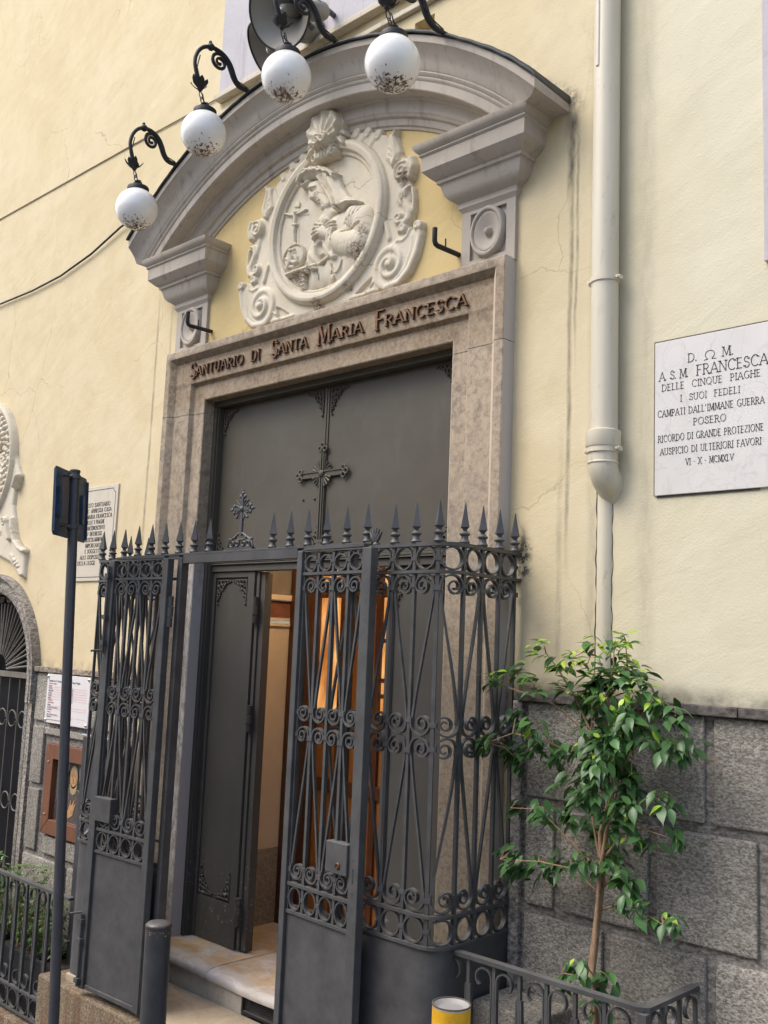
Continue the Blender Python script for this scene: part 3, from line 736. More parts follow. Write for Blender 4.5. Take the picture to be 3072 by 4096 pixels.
# ================================================================== ADDED UNSEEN HOUSE BEHIND THE CAMERA, CUTS THE LOW SKY LIGHT
M['added_house_wall'] = stucco('added_house_ochre_plaster', (0.50, 0.40, 0.27), (0.55, 0.45, 0.31), (0.35, 0.28, 0.19), 0.4, 0.3)
opp = thing('added_fill_house', (-4, -12, -.6), 'plain ochre house with shuttered windows, added unseen across the street to shape the light', 'building')
mb = MB(); mb.box(-24, 16, -13.0, -12.0, -2.5, 6.6); mb.build('wall', M['added_house_wall'], opp)  # wall of the added unseen house
mb = MB(); mb.box(-24, 16, -11.995, -11.8, 6.2, 6.5); mb.build('added_house_cornice', M['cream_sill'], opp)
for zf in (.6, 3.7):
    for xf in range(-20, 15, 4):
        mb = MB(); mb.box(xf - .62, xf + .62, -11.998, -11.95, zf - .15, zf + 2.0); wo = mb.build('added_house_window', M['lilac'], opp)
        mb = MB(); mb.box(xf - .5, xf - .01, -11.948, -11.92, zf, zf + 1.9); mb.box(xf + .01, xf + .5, -11.948, -11.92, zf, zf + 1.9); mb.build('shutter', M['wood'], wo)

# ================================================================== THE CHURCH
church = thing('church', (-4.0, 0, -0.3), 'yellow plastered church front with a brown marble doorway under a curved grey pediment', 'church')
OX0, OX1, OZ1 = -5.05, -3.05, 3.07            # the doorway
AX, AZ, AR = -7.66, 1.245, 0.655               # the arched doorway at the left
WZ0, WZ1 = -1.6, 9.0
mb = MB()
def wq(x0, x1, z0, z1, y=0.0): mb.quad((x0, y, z0), (x1, y, z0), (x1, y, z1), (x0, y, z1))
wq(-22, AX - AR, WZ0, WZ1)
NA = 24
for i in range(NA):
    a0 = PI - PI * i / NA; a1 = PI - PI * (i + 1) / NA
    p0 = (AX + AR * math.cos(a0), AZ + AR * math.sin(a0)); p1 = (AX + AR * math.cos(a1), AZ + AR * math.sin(a1))
    mb.quad((p0[0], 0, p0[1]), (p1[0], 0, p1[1]), (p1[0], 0, WZ1), (p0[0], 0, WZ1))
wq(AX + AR, OX0, WZ0, WZ1)
# doorway head, leaving the small socket recess above the pediment
SX0, SX1, SZ0, SZ1 = -3.40, -3.26, 4.79, 4.89
wq(OX0, OX1, OZ1, SZ0); wq(OX0, SX0, SZ0, SZ1); wq(SX1, OX1, SZ0, SZ1); wq(OX0, OX1, SZ1, WZ1)
wq(OX1, 9.0, WZ0, WZ1)
wq(OX0, OX1, WZ0, -0.30)
for (a, b) in (((SX0, SZ0), (SX1, SZ0)), ((SX1, SZ0), (SX1, SZ1)), ((SX1, SZ1), (SX0, SZ1)), ((SX0, SZ1), (SX0, SZ0))):
    mb.quad((a[0], 0, a[1]), (b[0], 0, b[1]), (b[0], .09, b[1]), (a[0], .09, a[1]))
mb.quad((SX0, .09, SZ0), (SX1, .09, SZ0), (SX1, .09, SZ1), (SX0, .09, SZ1))
wall = mb.build('wall', M['wall'], church, fix=False)
for p in wall.data.polygons: pass
mb = MB(); mb.lathe([(.030, 0), (.030, .012), (.024, .014)], (-3.31, .065, 4.832), (0, -1, 0), 18)
sock = mb.build('wall_socket', M['sock'], church, 40)
mb = MB()
for dx, dz in ((-.009, .009), (.009, .009), (-.009, -.009), (.009, -.009), (0, 0)): mb.lathe([(.0035, 0), (.0035, .002)], (-3.31 + dx, .051, 4.832 + dz), (0, -1, 0), 8)
mb.build('socket_hole', M['ink'], sock)

# --- stone plinth, right and left of the doorway
def plinth(name, blocks, grooves_box, m=M['granite']):
    mb = MB()
    for x0, x1, z0, z1 in blocks: mb.box(x0, x1, -0.028, 0.02, z0, z1)
    o = mb.build(name, m, church, bevel=.008)
    mb = MB()
    for b in grooves_box: mb.box(*b)
    mb.build('plinth_joint', M['granite_smooth'], o)
    return o
g = .019
rows = [(0.985 + g, 1.392, (-2.575, -2.17, -1.742, -1.31, -.88, -.45, .4, 1.3)), (0.552 + g, 0.985 - g, (-2.575, -2.40, -1.972, -1.545, -1.12, -.69, .2, 1.3)), (0.118 + g, 0.552 - g, (-2.575, -2.167, -1.738, -1.31, -.88, -.45, .4, 1.3)), (-0.32, 0.118 - g, (-2.575, -2.40, -1.972, -1.545, -1.12, -.69, .2, 1.3))]
bl = []
for z0, z1, xs in rows:
    for a, b in zip(xs[:-1], xs[1:]): bl.append((a + g, b - g, z0, z1))
plinth('stone_plinth', bl, [(-2.595, 1.3, -0.008, 0.02, -0.5, 1.392)])
mb = MB(); mb.box(-2.628, -2.578, -.040, .01, -.45, 1.394); mb.build('plinth_end_strip', M['granite_smooth'], church, bevel=.004)
mb = MB(); mb.box(-2.60, -1.62, -.055, .01, 1.395, 1.432); mb.box(-1.617, 1.3, -.054, .01, 1.395, 1.432)
mb.build('plinth_coping', M['coping'], church, bevel=.004)
# left: courses around the recess that holds the painting
bl = [(-6.86, -5.62, .962 + g, 1.318), (-6.86, -6.70, .532 + g, .962 - g), (-6.86, -6.70, .085 + g, .532 - g), (-6.695, -5.62, .895, .962 - g), (-6.60, -5.62, .085 + g, .222),
      (-6.86, -6.28, -.36, .085 - g), (-6.24, -5.62, -.36, .085 - g), (-6.86, -5.62, -.80, -.36 - g)]
plinth('stone_plinth', bl, [(-6.885, -6.698, -0.008, 0.02, -.9, 1.32), (-6.698, -5.60, -0.008, .02, .895, 1.32), (-6.698, -5.60, -.008, .02, -.9, .225), (-6.698, -5.60, -.005, .02, .225, .895)])
mb = MB(); mb.box(-6.965, -5.43, -.05, .01, 1.322, 1.360); mb.build('plinth_coping', M['coping_l'], church, bevel=.004)

# --- window surround above the pediment and the next one at the right edge
mb = MB(); mb.box(-5.10, -2.2, -.028, .01, 5.10, 7.5); o = mb.build('window_surround', M['lilac_pale'], church, bevel=.004)
mb = MB(); mb.box(-5.12, -2.15, -.055, .01, 5.062, 5.098); mb.box(-5.10, -2.15, -.030, .01, 4.955, 4.985); mb.build('window_ledge', M['cream_sill'], o, bevel=.004)
mb = MB(); mb.box(-4.25, -2.6, -.034, .01, 5.42, 7.4); mb.build('shutter', M['wood'], o)
mb = MB(); mb.box(-1.519, -1.25, -.022, .01, 3.1, 7.5); mb.build('window_surround', M['lilac_pale'], church, bevel=.004)

# --- doorway surround: a moulded architrave swept up, over and down
prof = [(0.0, -.062), (0.0, .015), (.006, .019), (.096, .020), (.100, .021), (.118, .045), (.123, .047), (.250, .048), (.268, .051), (.298, .080), (.304, .084), (.350, .084), (.355, .081), (.355, -.01)]
def sweep_door(z0, z1):
    secs = []
    for ux, uz, px, pz in ((-1, 0, OX0, z0), (-1, 0, OX0, z1)):
        secs.append([(px + ux * u, -p, pz) for u, p in prof])
    return secs
mb = MB()
JL = 2.985
left = [[(OX0 - u, -p, -0.30) for u, p in prof], [(OX0 - u, -p, JL) for u, p in prof]]
right = [[(OX1 + u, -p, -0.30) for u, p in prof], [(OX1 + u, -p, JL + .02) for u, p in prof]]
head = [[(OX0 - u, -p, JL + .003) for u, p in prof], [(OX0 - u, -p, OZ1 + u * .945) for u, p in prof], [(OX1 + u, -p, OZ1 + u * .945) for u, p in prof], [(OX1 + u, -p, JL + .023) for u, p in prof]]
for a_, b_ in ((OX0 - .345, OX0 - .003), (OX1 + .003, OX1 + .345)): mb.box(a_, b_, -.010, .060, 2.94, 3.05)
for secs in (left, right, head): mb.sections(secs, closed_ring=False, cap=False)
def cap_(sec): mb.add(sec, [tuple(range(len(sec)))])
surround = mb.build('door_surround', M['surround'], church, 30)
# lettering on the frieze of the surround
yb = -.048
def word(t, x0, x1, hb, hs, z):
    """first letter tall, the rest small capitals, stretched to end at x1"""
    wd = (G[t[0]][0] + .08) * hb * .80 + sum((G[c][0] + .13) for c in t[1:]) * hs
    fx = (x1 - x0) / wd
    mb = MB(); x = text(mb, t[0], x0, z - (hb - hs) * .22, hb, yb, .014, .13, .08, fx * .80)
    text(mb, t[1:], x, z, hs, yb, .014, .125, .13, fx); mb.build('lettering', M['bronze'], surround)
word('SANTUARIO', -5.165, -4.625, .100, .060, 3.222)
mb = MB(); text(mb, 'DI', -4.560, 3.220, .066, yb, .014, .125, .14); mb.build('lettering', M['bronze'], surround)
word('SANTA', -4.378, -4.058, .103, .062, 3.221)
word('MARIA', -3.985, -3.622, .106, .062, 3.222)
word('FRANCESCA', -3.545, -2.925, .108, .062, 3.220)

# --- pediment
pediment = MB()
PC, PZ = -4.085, 2.455
def arch_profile(rel=0.0):
    # (radius, projection) from the wall at the inside up to the top of the gutter
    return [(1.955, -.01), (1.955, .012), (1.968, .016), (1.973, .026), (2.004, .030), (2.012, .048), (2.022, .052), (2.030, .062), (2.082, .066), (2.088, .078), (2.096, .082), (2.100, .167), (2.105, .171), (2.146, .172), (2.150, .178), (2.160, .182), (2.166, .180), (2.172, .188), (2.182, .194), (2.188, .192), (2.196, .200), (2.225, .207), (2.255, .226), (2.280, .252), (2.292, .266), (2.296, .272), (2.326, .274), (2.332, .268)]
def arch_sec(ang, pr): return [(PC + r * math.cos(ang), -p, PZ + r * math.sin(ang)) for r, p in pr]
def z_end(r, dx):      # where each radius meets the mitred end: the ends flare out as the profile comes forward
    return dx
secs = []
NS = 90
pr = arch_profile()
XE = 1.565             # half width at the fascia face
for i in range(NS + 1):
    sec = []
    for r, p in pr:
        zl_ = math.asin(((4.046 if r < 2.15 else 4.03) - PZ) / r)
        a0 = max(math.acos(min(r * .9999, XE + max(0.0, p - .169)) / r), zl_)
        a1 = PI - max(math.acos(min(r * .9999, XE - .005 + .1 * max(0.0, p - .169)) / r), zl_)
        a = a0 + (a1 - a0) * i / NS
        sec.append((PC + r * math.cos(a), -p, PZ + r * math.sin(a)))
    secs.append(sec)
pediment.sections(secs, closed_ring=False, cap=False)
for sgn, idx in ((1, 0), (-1, NS)):     # end faces: returned profile going back to the wall
    sec = secs[idx]
    k0 = 12
    back = [(v[0], .01, v[2]) for v in sec]
    for j in range(k0, len(sec) - 1): pediment.quad(sec[j], sec[j + 1], back[j + 1], back[j])
ped = pediment.build('pediment', M['lilac'], church, 35)
# tympanum sheet, deeper yellow, just proud of the wall
mb = MB(); poly = []
for i in range(41):
    a = R(33) + (PI - 2 * R(33)) * i / 40
    poly.append((PC + 1.96 * math.cos(a), max(3.40, PZ + 1.96 * math.sin(a))))
poly = [(-2.72, 3.40), (-2.72, 3.82)] + [p for p in poly if -5.42 < p[0] < -2.72] + [(-5.42, 3.82), (-5.42, 3.40)]
mb.prism(poly, lambda u, v: (u, -.003, v), lambda u, v: (u, .02, v)); mb.build('tympanum', M['tympanum'], ped)
# lead flashing along the back of the arch
mb = MB(); fl = [(2.326, -.01), (2.334, .27), (2.331, .288), (2.337, .291), (2.346, .286), (2.352, .262), (2.352, -.01)]
secs = []
for i in range(NS + 1):
    sec = []
    for r, p in fl:
        half = XE + max(0.0, min(p, .28) - .169) + .004
        if p < .1: half = XE + .11
        am = math.acos(half / r); a1 = PI - math.acos((XE + .01) / r); a = am + (a1 - am) * i / NS
        jit = .0014 * math.sin(i * 1.7) * (p > .2) + .0025 * math.sin(i * .37)
        sec.append((PC + (r + jit) * math.cos(a), -p, PZ + (r + jit) * math.sin(a)))
    secs.append(sec)
mb.sections(secs); mb.build('flashing', M['lead'], ped, 50)

# the two pilaster blocks with their stepped caps and rosettes
cap_prof = [(0.0, 3.705), (.004, 3.712), (.012, 3.722), (.016, 3.727), (.016, 3.752), (.026, 3.760), (.050, 3.775), (.066, 3.795), (.074, 3.822), (.082, 3.848), (.094, 3.852), (.096, 3.868), (.110, 3.874), (.142, 3.905), (.148, 3.912), (.150, 3.982), (.155, 3.986), (.160, 3.992), (.158, 4.000), (.172, 4.012), (.182, 4.026), (.184, 4.044), (.150, 4.047), (.0, 4.052)]
def pilaster(x0, x1, rx):
    pp = .022
    mb = MB()
    # shaft frame around a sunk panel
    px0, px1, pz0, pz1 = x0 + .052, x1 - .052, 3.452, 3.705 - .0
    pz1 = 3.712 - .012
    pz0 = 3.452
    mb.box(x0, px0, -pp, .01, 3.40, 3.706); mb.box(px1, x1, -pp, .01, 3.40, 3.706)
    mb.box(px0, px1, -pp + .0004, .01, 3.40, pz0); mb.box(px0, px1, -pp + .0004, .01, pz1 - .012, 3.706)
    mb.box(px0, px1, -.004, .01, pz0, pz1)
    # cap: mitred on three sides
    secs = []
    for c in ((x0, .01, -1, 0), (x0, -pp, -1, -1), (x1, -pp, 1, -1), (x1, .01, 1, 0)):
        secs.append([(c[0] + c[2] * o_, c[1] + c[3] * o_, z) for o_, z in cap_prof])
    mb.sections(secs, closed_ring=False, cap=False)
    o = mb.build('pilaster', M['lilac'], ped, 30)
    r = Relief(rx - .125, rx + .125, 3.42, 3.73, .004)
    u = (r.X - rx) / .100; v = (r.Z - 3.575) / .128
    q = np.sqrt(u * u + v * v)
    h = np.interp(q, [0, .10, .17, .18, .25, .45, .70, .74, .78, .80, .84, .93, .99, 1.0, 1.01], [.040, .037, .020, .008, .007, .017, .029, .029, .024, .033, .039, .038, .028, .02, -.01])
    r.up(h); r.build('rosette', M['lilac'], o, -.004, 40)
pilaster(-3.010, -2.690, -2.850)
pilaster(-5.408, -5.080, -5.242)

# --- door: metal frame, fixed upper leaves, folding lower leaves
DY = .105
SILL = -.115
mb = MB()
mb.box(OX0 - .01, OX1 + .01, .058, DY + .06, 3.035, 3.075); mb.box(OX0 - .01, OX0 + .028, .058, DY + .06, SILL, 3.035); mb.box(OX0 + .028, OX0 + .036, .072, DY + .06, SILL, 3.034); mb.box(OX1 - .062, OX1 + .01, .058, DY + .06, SILL, 3.035)
mb.box(OX0 + .028, OX1 - .062, DY - .012, DY + .05, 2.008, 2.046); mb.box(OX0 + .028, OX1 - .062, DY - .026, DY + .04, 2.048, 2.056); mb.box(OX0 + .028, OX1 - .062, DY - .018, DY + .04, 2.060, 2.074)
door = mb.build('church_door', M['door'], church, bevel=.002)
mb = MB()
mb.box(OX0 + .030, -4.079, DY + .010, DY + .05, 2.078, 3.033); mb.box(-4.045, OX1 - .064, DY + .010, DY + .05, 2.078, 3.033)
mb.box(-4.078, -4.062, DY, DY + .05, 2.078, 3.033); mb.box(-4.0605, -4.046, DY + .004, DY + .05, 2.078, 3.033)
up = mb.build('upper_panel', M['door'], door, bevel=.002)
# lower left leaf: frame and sunk sheet
mb = MB(); lx0, lx1 = OX0 + .030, -4.612
mb.box(lx0, lx0 + .035, DY, DY + .05, SILL + .005, 2.006); mb.box(lx1 - .062, lx1, DY, DY + .05, SILL + .005, 2.006); mb.box(lx0 + .035, lx1 - .062, DY + .012, DY + .05, .125, 1.970); mb.box(lx0 + .035, lx1 - .062, DY, DY + .05, 1.972, 2.006); mb.box(lx0 + .035, lx1 - .062, DY + .006, DY + .05, SILL + .005, .122)
leafL = mb.build('door_leaf', M['door'], door, bevel=.002)
mb = MB(); mb.box(-4.600, -4.575, DY + .008, DY + .06, SILL + .01, 2.0); mb.box(-4.572, -4.532, DY + .018, DY + .07, SILL + .01, 2.0); mb.build('hinge_stile', M['door'], door, bevel=.002)
for hz in (1.78, 1.16, .10):
    mb = MB(); mb.tube([(-4.587, DY - .010, hz - .075), (-4.587, DY - .010, hz - .027)], .019, 12); mb.tube([(-4.580, DY - .013, hz - .025), (-4.580, DY - .013, hz + .025)], .019, 12); mb.tube([(-4.587, DY - .010, hz + .027), (-4.587, DY - .010, hz + .075)], .019, 12)
    mb.build('hinge', M['door'], leafL, 40)
mb = MB(); mb.box(-3.535, -3.49, DY, DY + .05, SILL + .005, 2.006); mb.box(-3.490, OX1 - .105, DY + .012, DY + .05, SILL + .005, 2.006); mb.box(OX1 - .105, OX1 - .064, DY, DY + .05, SILL + .005, 2.006)
leafR = mb.build('door_leaf', M['door'], door, bevel=.002)
# openwork corner ornaments
def corner(par, cx, cz, sx, sz, y, s=1.0):
    mb = MB()
    def P(u, v): return (cx + sx * u * s, y - .004, cz + sz * v * s)
    mb.tube([P(.006, .006), P(.006, .13)], .004, 6); mb.tube([P(.006, .006), P(.11, .006)], .004, 6)
    for (c, d, r0) in ((.022, .022, .018), (.050, .016, .015), (.078, .014, .012), (.098, .012, .009), (.016, .050, .015), (.014, .080, .013), (.012, .104, .010), (.040, .042, .014), (.030, .068, .010), (.062, .036, .010)):
        mb.tube([P(c + (r0 - .3 * r0 * i / 14) * math.cos(i * .75), d + (r0 - .3 * r0 * i / 14) * math.sin(i * .75)) for i in range(15)], .0034, 6)
    for c, d in ((.118, .012), (.012, .136), (.052, .058), (.03, .03), (.07, .03), (.03, .09)): mb.ball(P(c, d), .0065 * s, 8)
    mb.build('corner_ornament', M['door'], par, 60)
for cx, sx in ((OX0 + .042, 1), (-4.088, -1), (-4.036, 1), (OX1 - .076, -1)):
    corner(up, cx, 3.020, sx, -1, DY + .008, 1.12); corner(up, cx, 2.09, sx, 1, DY + .008, 1.12)
for cx, sx in ((lx0 + .045, 1), (lx1 - .070, -1)):
    corner(leafL, cx, 1.962, sx, -1, DY + .010, 1.1); corner(leafL, cx, .135, sx, 1, DY + .010, 1.1)
for cx, sx in ((-3.482, 1), (OX1 - .112, -1)): corner(leafR, cx, 1.962, sx, -1, DY + .010, 1.1)
# applied metal cross
mb = MB(); cy = DY - .010; cx0, cz0 = -4.070, 2.535
for e in (-.009, .009):
    mb.box(cx0 + e - .0035, cx0 + e + .0035, cy, cy + .02, 2.17, 2.665); mb.box(cx0 - .165, cx0 + .165, cy + .001, cy + .02, cz0 + e * 1.6 - .0035, cz0 + e * 1.6 + .0035)
mb.box(cx0 - .022, cx0 + .022, cy + .006, cy + .021, 2.17, 2.665); mb.box(cx0 - .165, cx0 + .165, cy + .007, cy + .0205, cz0 - .021, cz0 + .021)
def tre(x, z, dx, dz):
    for u, v in ((.020, 0), (0, .020), (0, -.020)):
        px, pz = x + dx * u - dz * v, z + dz * u + dx * v
        mb.tube([(px + .014 * math.cos(i * PI / 6), cy + .004, pz + .014 * math.sin(i * PI / 6)) for i in range(12)], .006, 8, loop=True)
    mb.box(x - .026 if dx else x - .03, x + .026 if dx else x + .03, cy - .002, cy + .02, z - .03 if dx else z - .01, z + .03 if dx else z + .01) if False else None
tre(cx0 - .175, cz0, -1, 0); tre(cx0 + .175, cz0, 1, 0); tre(cx0, 2.675, 0, 1)
for qa in (45, 135, 225, 315):
    for da in (-26, -9, 9, 26):
        a = R(qa + da); mb.tube([(cx0 + .028 * math.cos(a), cy + .006, cz0 + .028 * math.sin(a)), (cx0 + .078 * math.cos(a), cy + .006, cz0 + .078 * math.sin(a))], [.004, .008], 6)
mb.lathe([(.012, 0), (.020, .004), (.014, .010), (.004, .012)], (cx0, cy + .002, cz0), (0, -1, 0), 16)
for dx in (-.16, -.065): mb.ball((cx0 + dx, DY + .008, 2.40), .008, 8)
mb.box(cx0 - .032, cx0 + .032, cy, cy + .02, 2.150, 2.168); mb.box(cx0 - .024, cx0 + .024, cy + .001, cy + .02, 2.135, 2.149)
for i in range(5): mb.tube([(cx0 + (i - 2) * .012, cy + .004, 2.134), (cx0 + (i - 2) * .020, cy - .004, 2.105), (cx0 + (i - 2) * .012, cy + .004, 2.078)], [.006, .010, .006], 6)
mb.build('cross', M['door'], door, 40)

# --- threshold, riser and vent
mb = MB()
for x0, x1, dz in ((-5.05, -4.468, 0), (-4.467, -3.05, -.004)):
    ns = 26; secs = []
    for i in range(ns + 1):
        x = x0 + (x1 - x0) * i / ns
        wear = -.018 * math.exp(-((x + 4.1) / .25) ** 2) - (.010 if abs(x + 4.50) < .03 else 0)
        zt = SILL + dz + wear * .5
        secs.append([(x, .9, SILL + dz), (x, -.05, SILL + dz), (x, -.125, zt), (x, -.160 + rng.uniform(0, .004), zt - .006), (x, -.180 + rng.uniform(0, .003), zt - .020), (x, -.186, zt - .036), (x, -.180, zt - .052), (x, -.10, zt - .056)])
    mb.sections(secs)
mb.build('threshold', M['step'], church, 50)
for a, b in ((-5.05, -4.80), (-4.797, -4.475), (-4.472, -4.185), (-3.75, -3.4), (-3.397, -3.05)):
    mb = MB(); mb.box(a, b, -.165, .0, -.30, SILL - .054); mb.build('riser', M['riser'], church, bevel=.004)
mb = MB(); vx0, vx1, vz0, vz1 = -4.18, -3.755, -.262, SILL - .058
for a in ((vx0, vx1, vz0, vz0 + .012), (vx0, vx1, vz1 - .012, vz1), (vx0, vx0 + .012, vz0 + .012, vz1 - .012), (vx1 - .012, vx1, vz0 + .012, vz1 - .012)): mb.box(a[0], a[1], -.170, -.14, a[2], a[3])
i = vx0 + .02
while i < vx1 - .01: mb.tube([(i, -.158, vz0 + .01), (i, -.158, vz1 - .01)], .0011, 4); i += .0085
i = vz0 + .018
while i < vz1 - .01: mb.tube([(vx0 + .01, -.1575, i), (vx1 - .01, -.1575, i)], .0011, 4); i += .0085
vent = mb.build('vent_grille', M['iron_black'], church)
mb = MB(); mb.box(vx0, vx1, -.11, -.10, vz0, vz1); mb.build('vent_back', M['dark_void'], vent)

# --- what one sees of the vestibule
LX = -4.93
mb = MB(); mb.box(LX - .05, LX, .17, .72, .335, 1.70); mb.box(LX - .05, LX + .012, .17, .72, 1.700, 1.722); mb.box(LX - .05, LX + .006, .17, .72, 1.735, 1.752)
room = mb.build('vestibule_wall', M['cream_room'], church)
mb = MB(); mb.box(LX - .05, LX + .006, .17, .72, SILL, .332); mb.build('dado', M['dado'], room, bevel=.003)
mb = MB(); mb.box(LX - .05, LX - .002, .17, .72, 1.755, 1.862); mb.build('wall_band', M['terracotta'], room)
mb = MB(); mb.box(LX - .05, LX + .018, .17, .72, 1.865, 1.900); mb.build('wall_shelf', M['cream_room'], room, bevel=.003)
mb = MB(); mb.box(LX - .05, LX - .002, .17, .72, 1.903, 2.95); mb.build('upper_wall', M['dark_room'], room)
mb = MB(); pl = [(.17, 2.35)] + [(.17 + .49 * t / 18, 2.085 + .014 * abs(math.sin(t * 1.4)) + .03 * (t % 5 == 0)) for t in range(19)] + [(.66, 2.35)]
mb.prism(pl, lambda u, v: (LX + .006, u, v), lambda u, v: (LX - .001, u, v)); mb.build('scalloped_valance', M['cream_room'], room)
mb = MB(); mb.box(-5.2, -2.9, .16, 1.4, 2.952, 3.0); mb.box(-3.10, -3.05, .17, .66, SILL, 2.95); mb.build('vestibule_ceiling', M['cream_room'], church)
# wooden inner porch with backlit amber panes
YP = .66
mb = MB(); px = [(-4.923, -4.645), (-4.455, -4.345), (-4.150, -4.105), (-3.93, -3.86), (-3.66, -3.10)]
for a, b in px: mb.box(a, b, YP, YP + .05, SILL, 2.95)
cells = [(-4.645, -4.455), (-4.345, -4.150), (-4.105, -3.93), (-3.86, -3.66)]
for a, b in cells: mb.box(a, b, YP + .004, YP + .046, 1.885, 1.95); mb.box(a, b, YP + .004, YP + .046, 2.6, 2.95); mb.box(a, b, YP + .004, YP + .046, SILL, .02); mb.box(a, b, YP + .004, YP + .046, .72, .80); mb.box(a, b, YP + .004, YP + .046, 1.13, 1.19)
porch = mb.build('inner_porch', M['wood'], church, bevel=.004)
mb = MB()
for a, b in cells: mb.box(a, b, YP + .02, YP + .03, .02, .72); mb.box(a, b, YP + .02, YP + .03, .80, 1.13)
mb.build('porch_panel', M['wood_lit_orange'], porch)
for i, (a, b) in enumerate(cells):
    mb = MB(); mb.box(a, b, YP + .02, YP + .026, 1.19, 1.885)
    mb.box(a, b, YP + .02, YP + .026, 1.95, 2.6)
    mb.build('glass_pane', M['amber_glass'] if i != 1 else M['wood_lit_orange'], porch)
mb = MB()
for z in (1.30, 1.39, 1.62): mb.box(-4.105, -3.93, YP + .006, YP + .018, z, z + .025)
mb.build('glazing_bar', M['wood'], porch)
lamp_in = thing('ceiling_lamp', (-4.25, .40, 2.60), 'warm lit globe lamp hanging inside the church entrance behind the metal door', 'ceiling lamp')
mb = MB(); mb.ball((-4.25, .40, 2.60), .07, 16); mb.build('lamp_glass', M['lamp_glow'], lamp_in, 60)
mb = MB(); mb.tube([(-4.25, .40, 2.67), (-4.25, .40, 2.95)], .006, 6); mb.build('lamp_rod', M['iron_black'], lamp_in)

# --- arched side doorway at the far left
mb = MB(); aprof = [(AR, .10), (AR, -.03), (AR + .015, -.042), (AR + .058, -.046), (AR + .066, -.034), (AR + .080, -.03), (AR + .105, -.046), (AR + .122, -.068), (AR + .138, -.068), (AR + .142, .01)]
secs = [[(AX - r, y, WZ0) for r, y in aprof]] + [[(AX + r * math.cos(PI - PI * i / 32), y, AZ + r * math.sin(PI - PI * i / 32)) for r, y in aprof] for i in range(33)]
secs += [[(AX + r, y, AZ - .15) for r, y in aprof]]
mb.sections(secs, closed_ring=False, cap=False)
ap2 = [(AR, .10), (AR, -.03), (AR + .04, -.03), (AR + .045, -.022), (AR + .05, -.022), (AR + .055, -.03), (AR + .105, -.03), (AR + .11, .01)]
mb.sections([[(AX + r, y, AZ - .155) for r, y in ap2], [(AX + r, y, WZ0) for r, y in ap2]], closed_ring=False, cap=False)
sd = mb.build('arched_doorway', M['archstone'], church, 40)
mb = MB(); mb.quad((AX - 1, .115, WZ0), (AX + 1, .115, WZ0), (AX + 1, .115, 2.2), (AX - 1, .115, 2.2)); mb.build('dark_glass', M['dark_void'], sd)
mb = MB(); yy = .06
mb.box(AX - AR, AX + AR, yy - .02, yy + .02, 1.255, 1.295); mb.box(AX + AR - .05, AX + AR - .005, yy - .018, yy + .02, WZ0, 1.254)
cx, cz = AX + .02, 1.30
for i in range(15):
    a = PI * (i + .5) / 15
    r1 = AR - .11
    mb.tube([(cx + .12 * math.cos(a + .02), yy, cz + .12 * math.sin(a)), (cx + r1 * math.cos(a), yy, cz + (r1 - .03) * math.sin(a))], .0085, 6)
    b = a + PI / 30
    mb.tube([(cx + .12 * math.cos(a + .02), yy, cz + .12 * math.sin(a)), (cx + r1 * math.cos(b), yy, cz + (r1 - .03) * math.sin(b))], .0075, 6)
    for s_ in (1, -1):
        c0 = Vector((cx + (r1 + .03) * math.cos(a + s_ * .075), 0, cz + r1 * math.sin(a + s_ * .075)))
        mb.tube([(c0.x + (.026 - .0011 * j) * math.cos(a + s_ * (j * .42 - 1.2)), yy, c0.z + (.026 - .0011 * j) * math.sin(a + s_ * (j * .42 - 1.2))) for j in range(18)], .0075, 6)
for i in range(4):
    x = AX + AR - .12 - i * .16
    mb.tube([(x, yy, WZ0), (x, yy, 1.25)], .006, 6)
    for z in (.95, .35): mb.tube([(x - .08 + .06 * math.cos(j * .35), yy, z + .06 * math.sin(j * .35)) for j in range(18)], .005, 6)
mb.build('door_grille', iron('dull_grille_iron', (.15, .135, .11), .2, .6), sd, 50)
# ================================================================== RELIEF MEDALLION OF THE SAINT
OXC, OZC = -4.000, 3.930
med = thing('relief_medallion', (OXC, 0, OZC), 'large cream oval relief of a veiled praying woman with scrolled sides over the door', 'relief')
def mir(p): return (2 * -4.010 - p[0], p[1])
def both(fn):
    fn(lambda p: p); fn(mir)
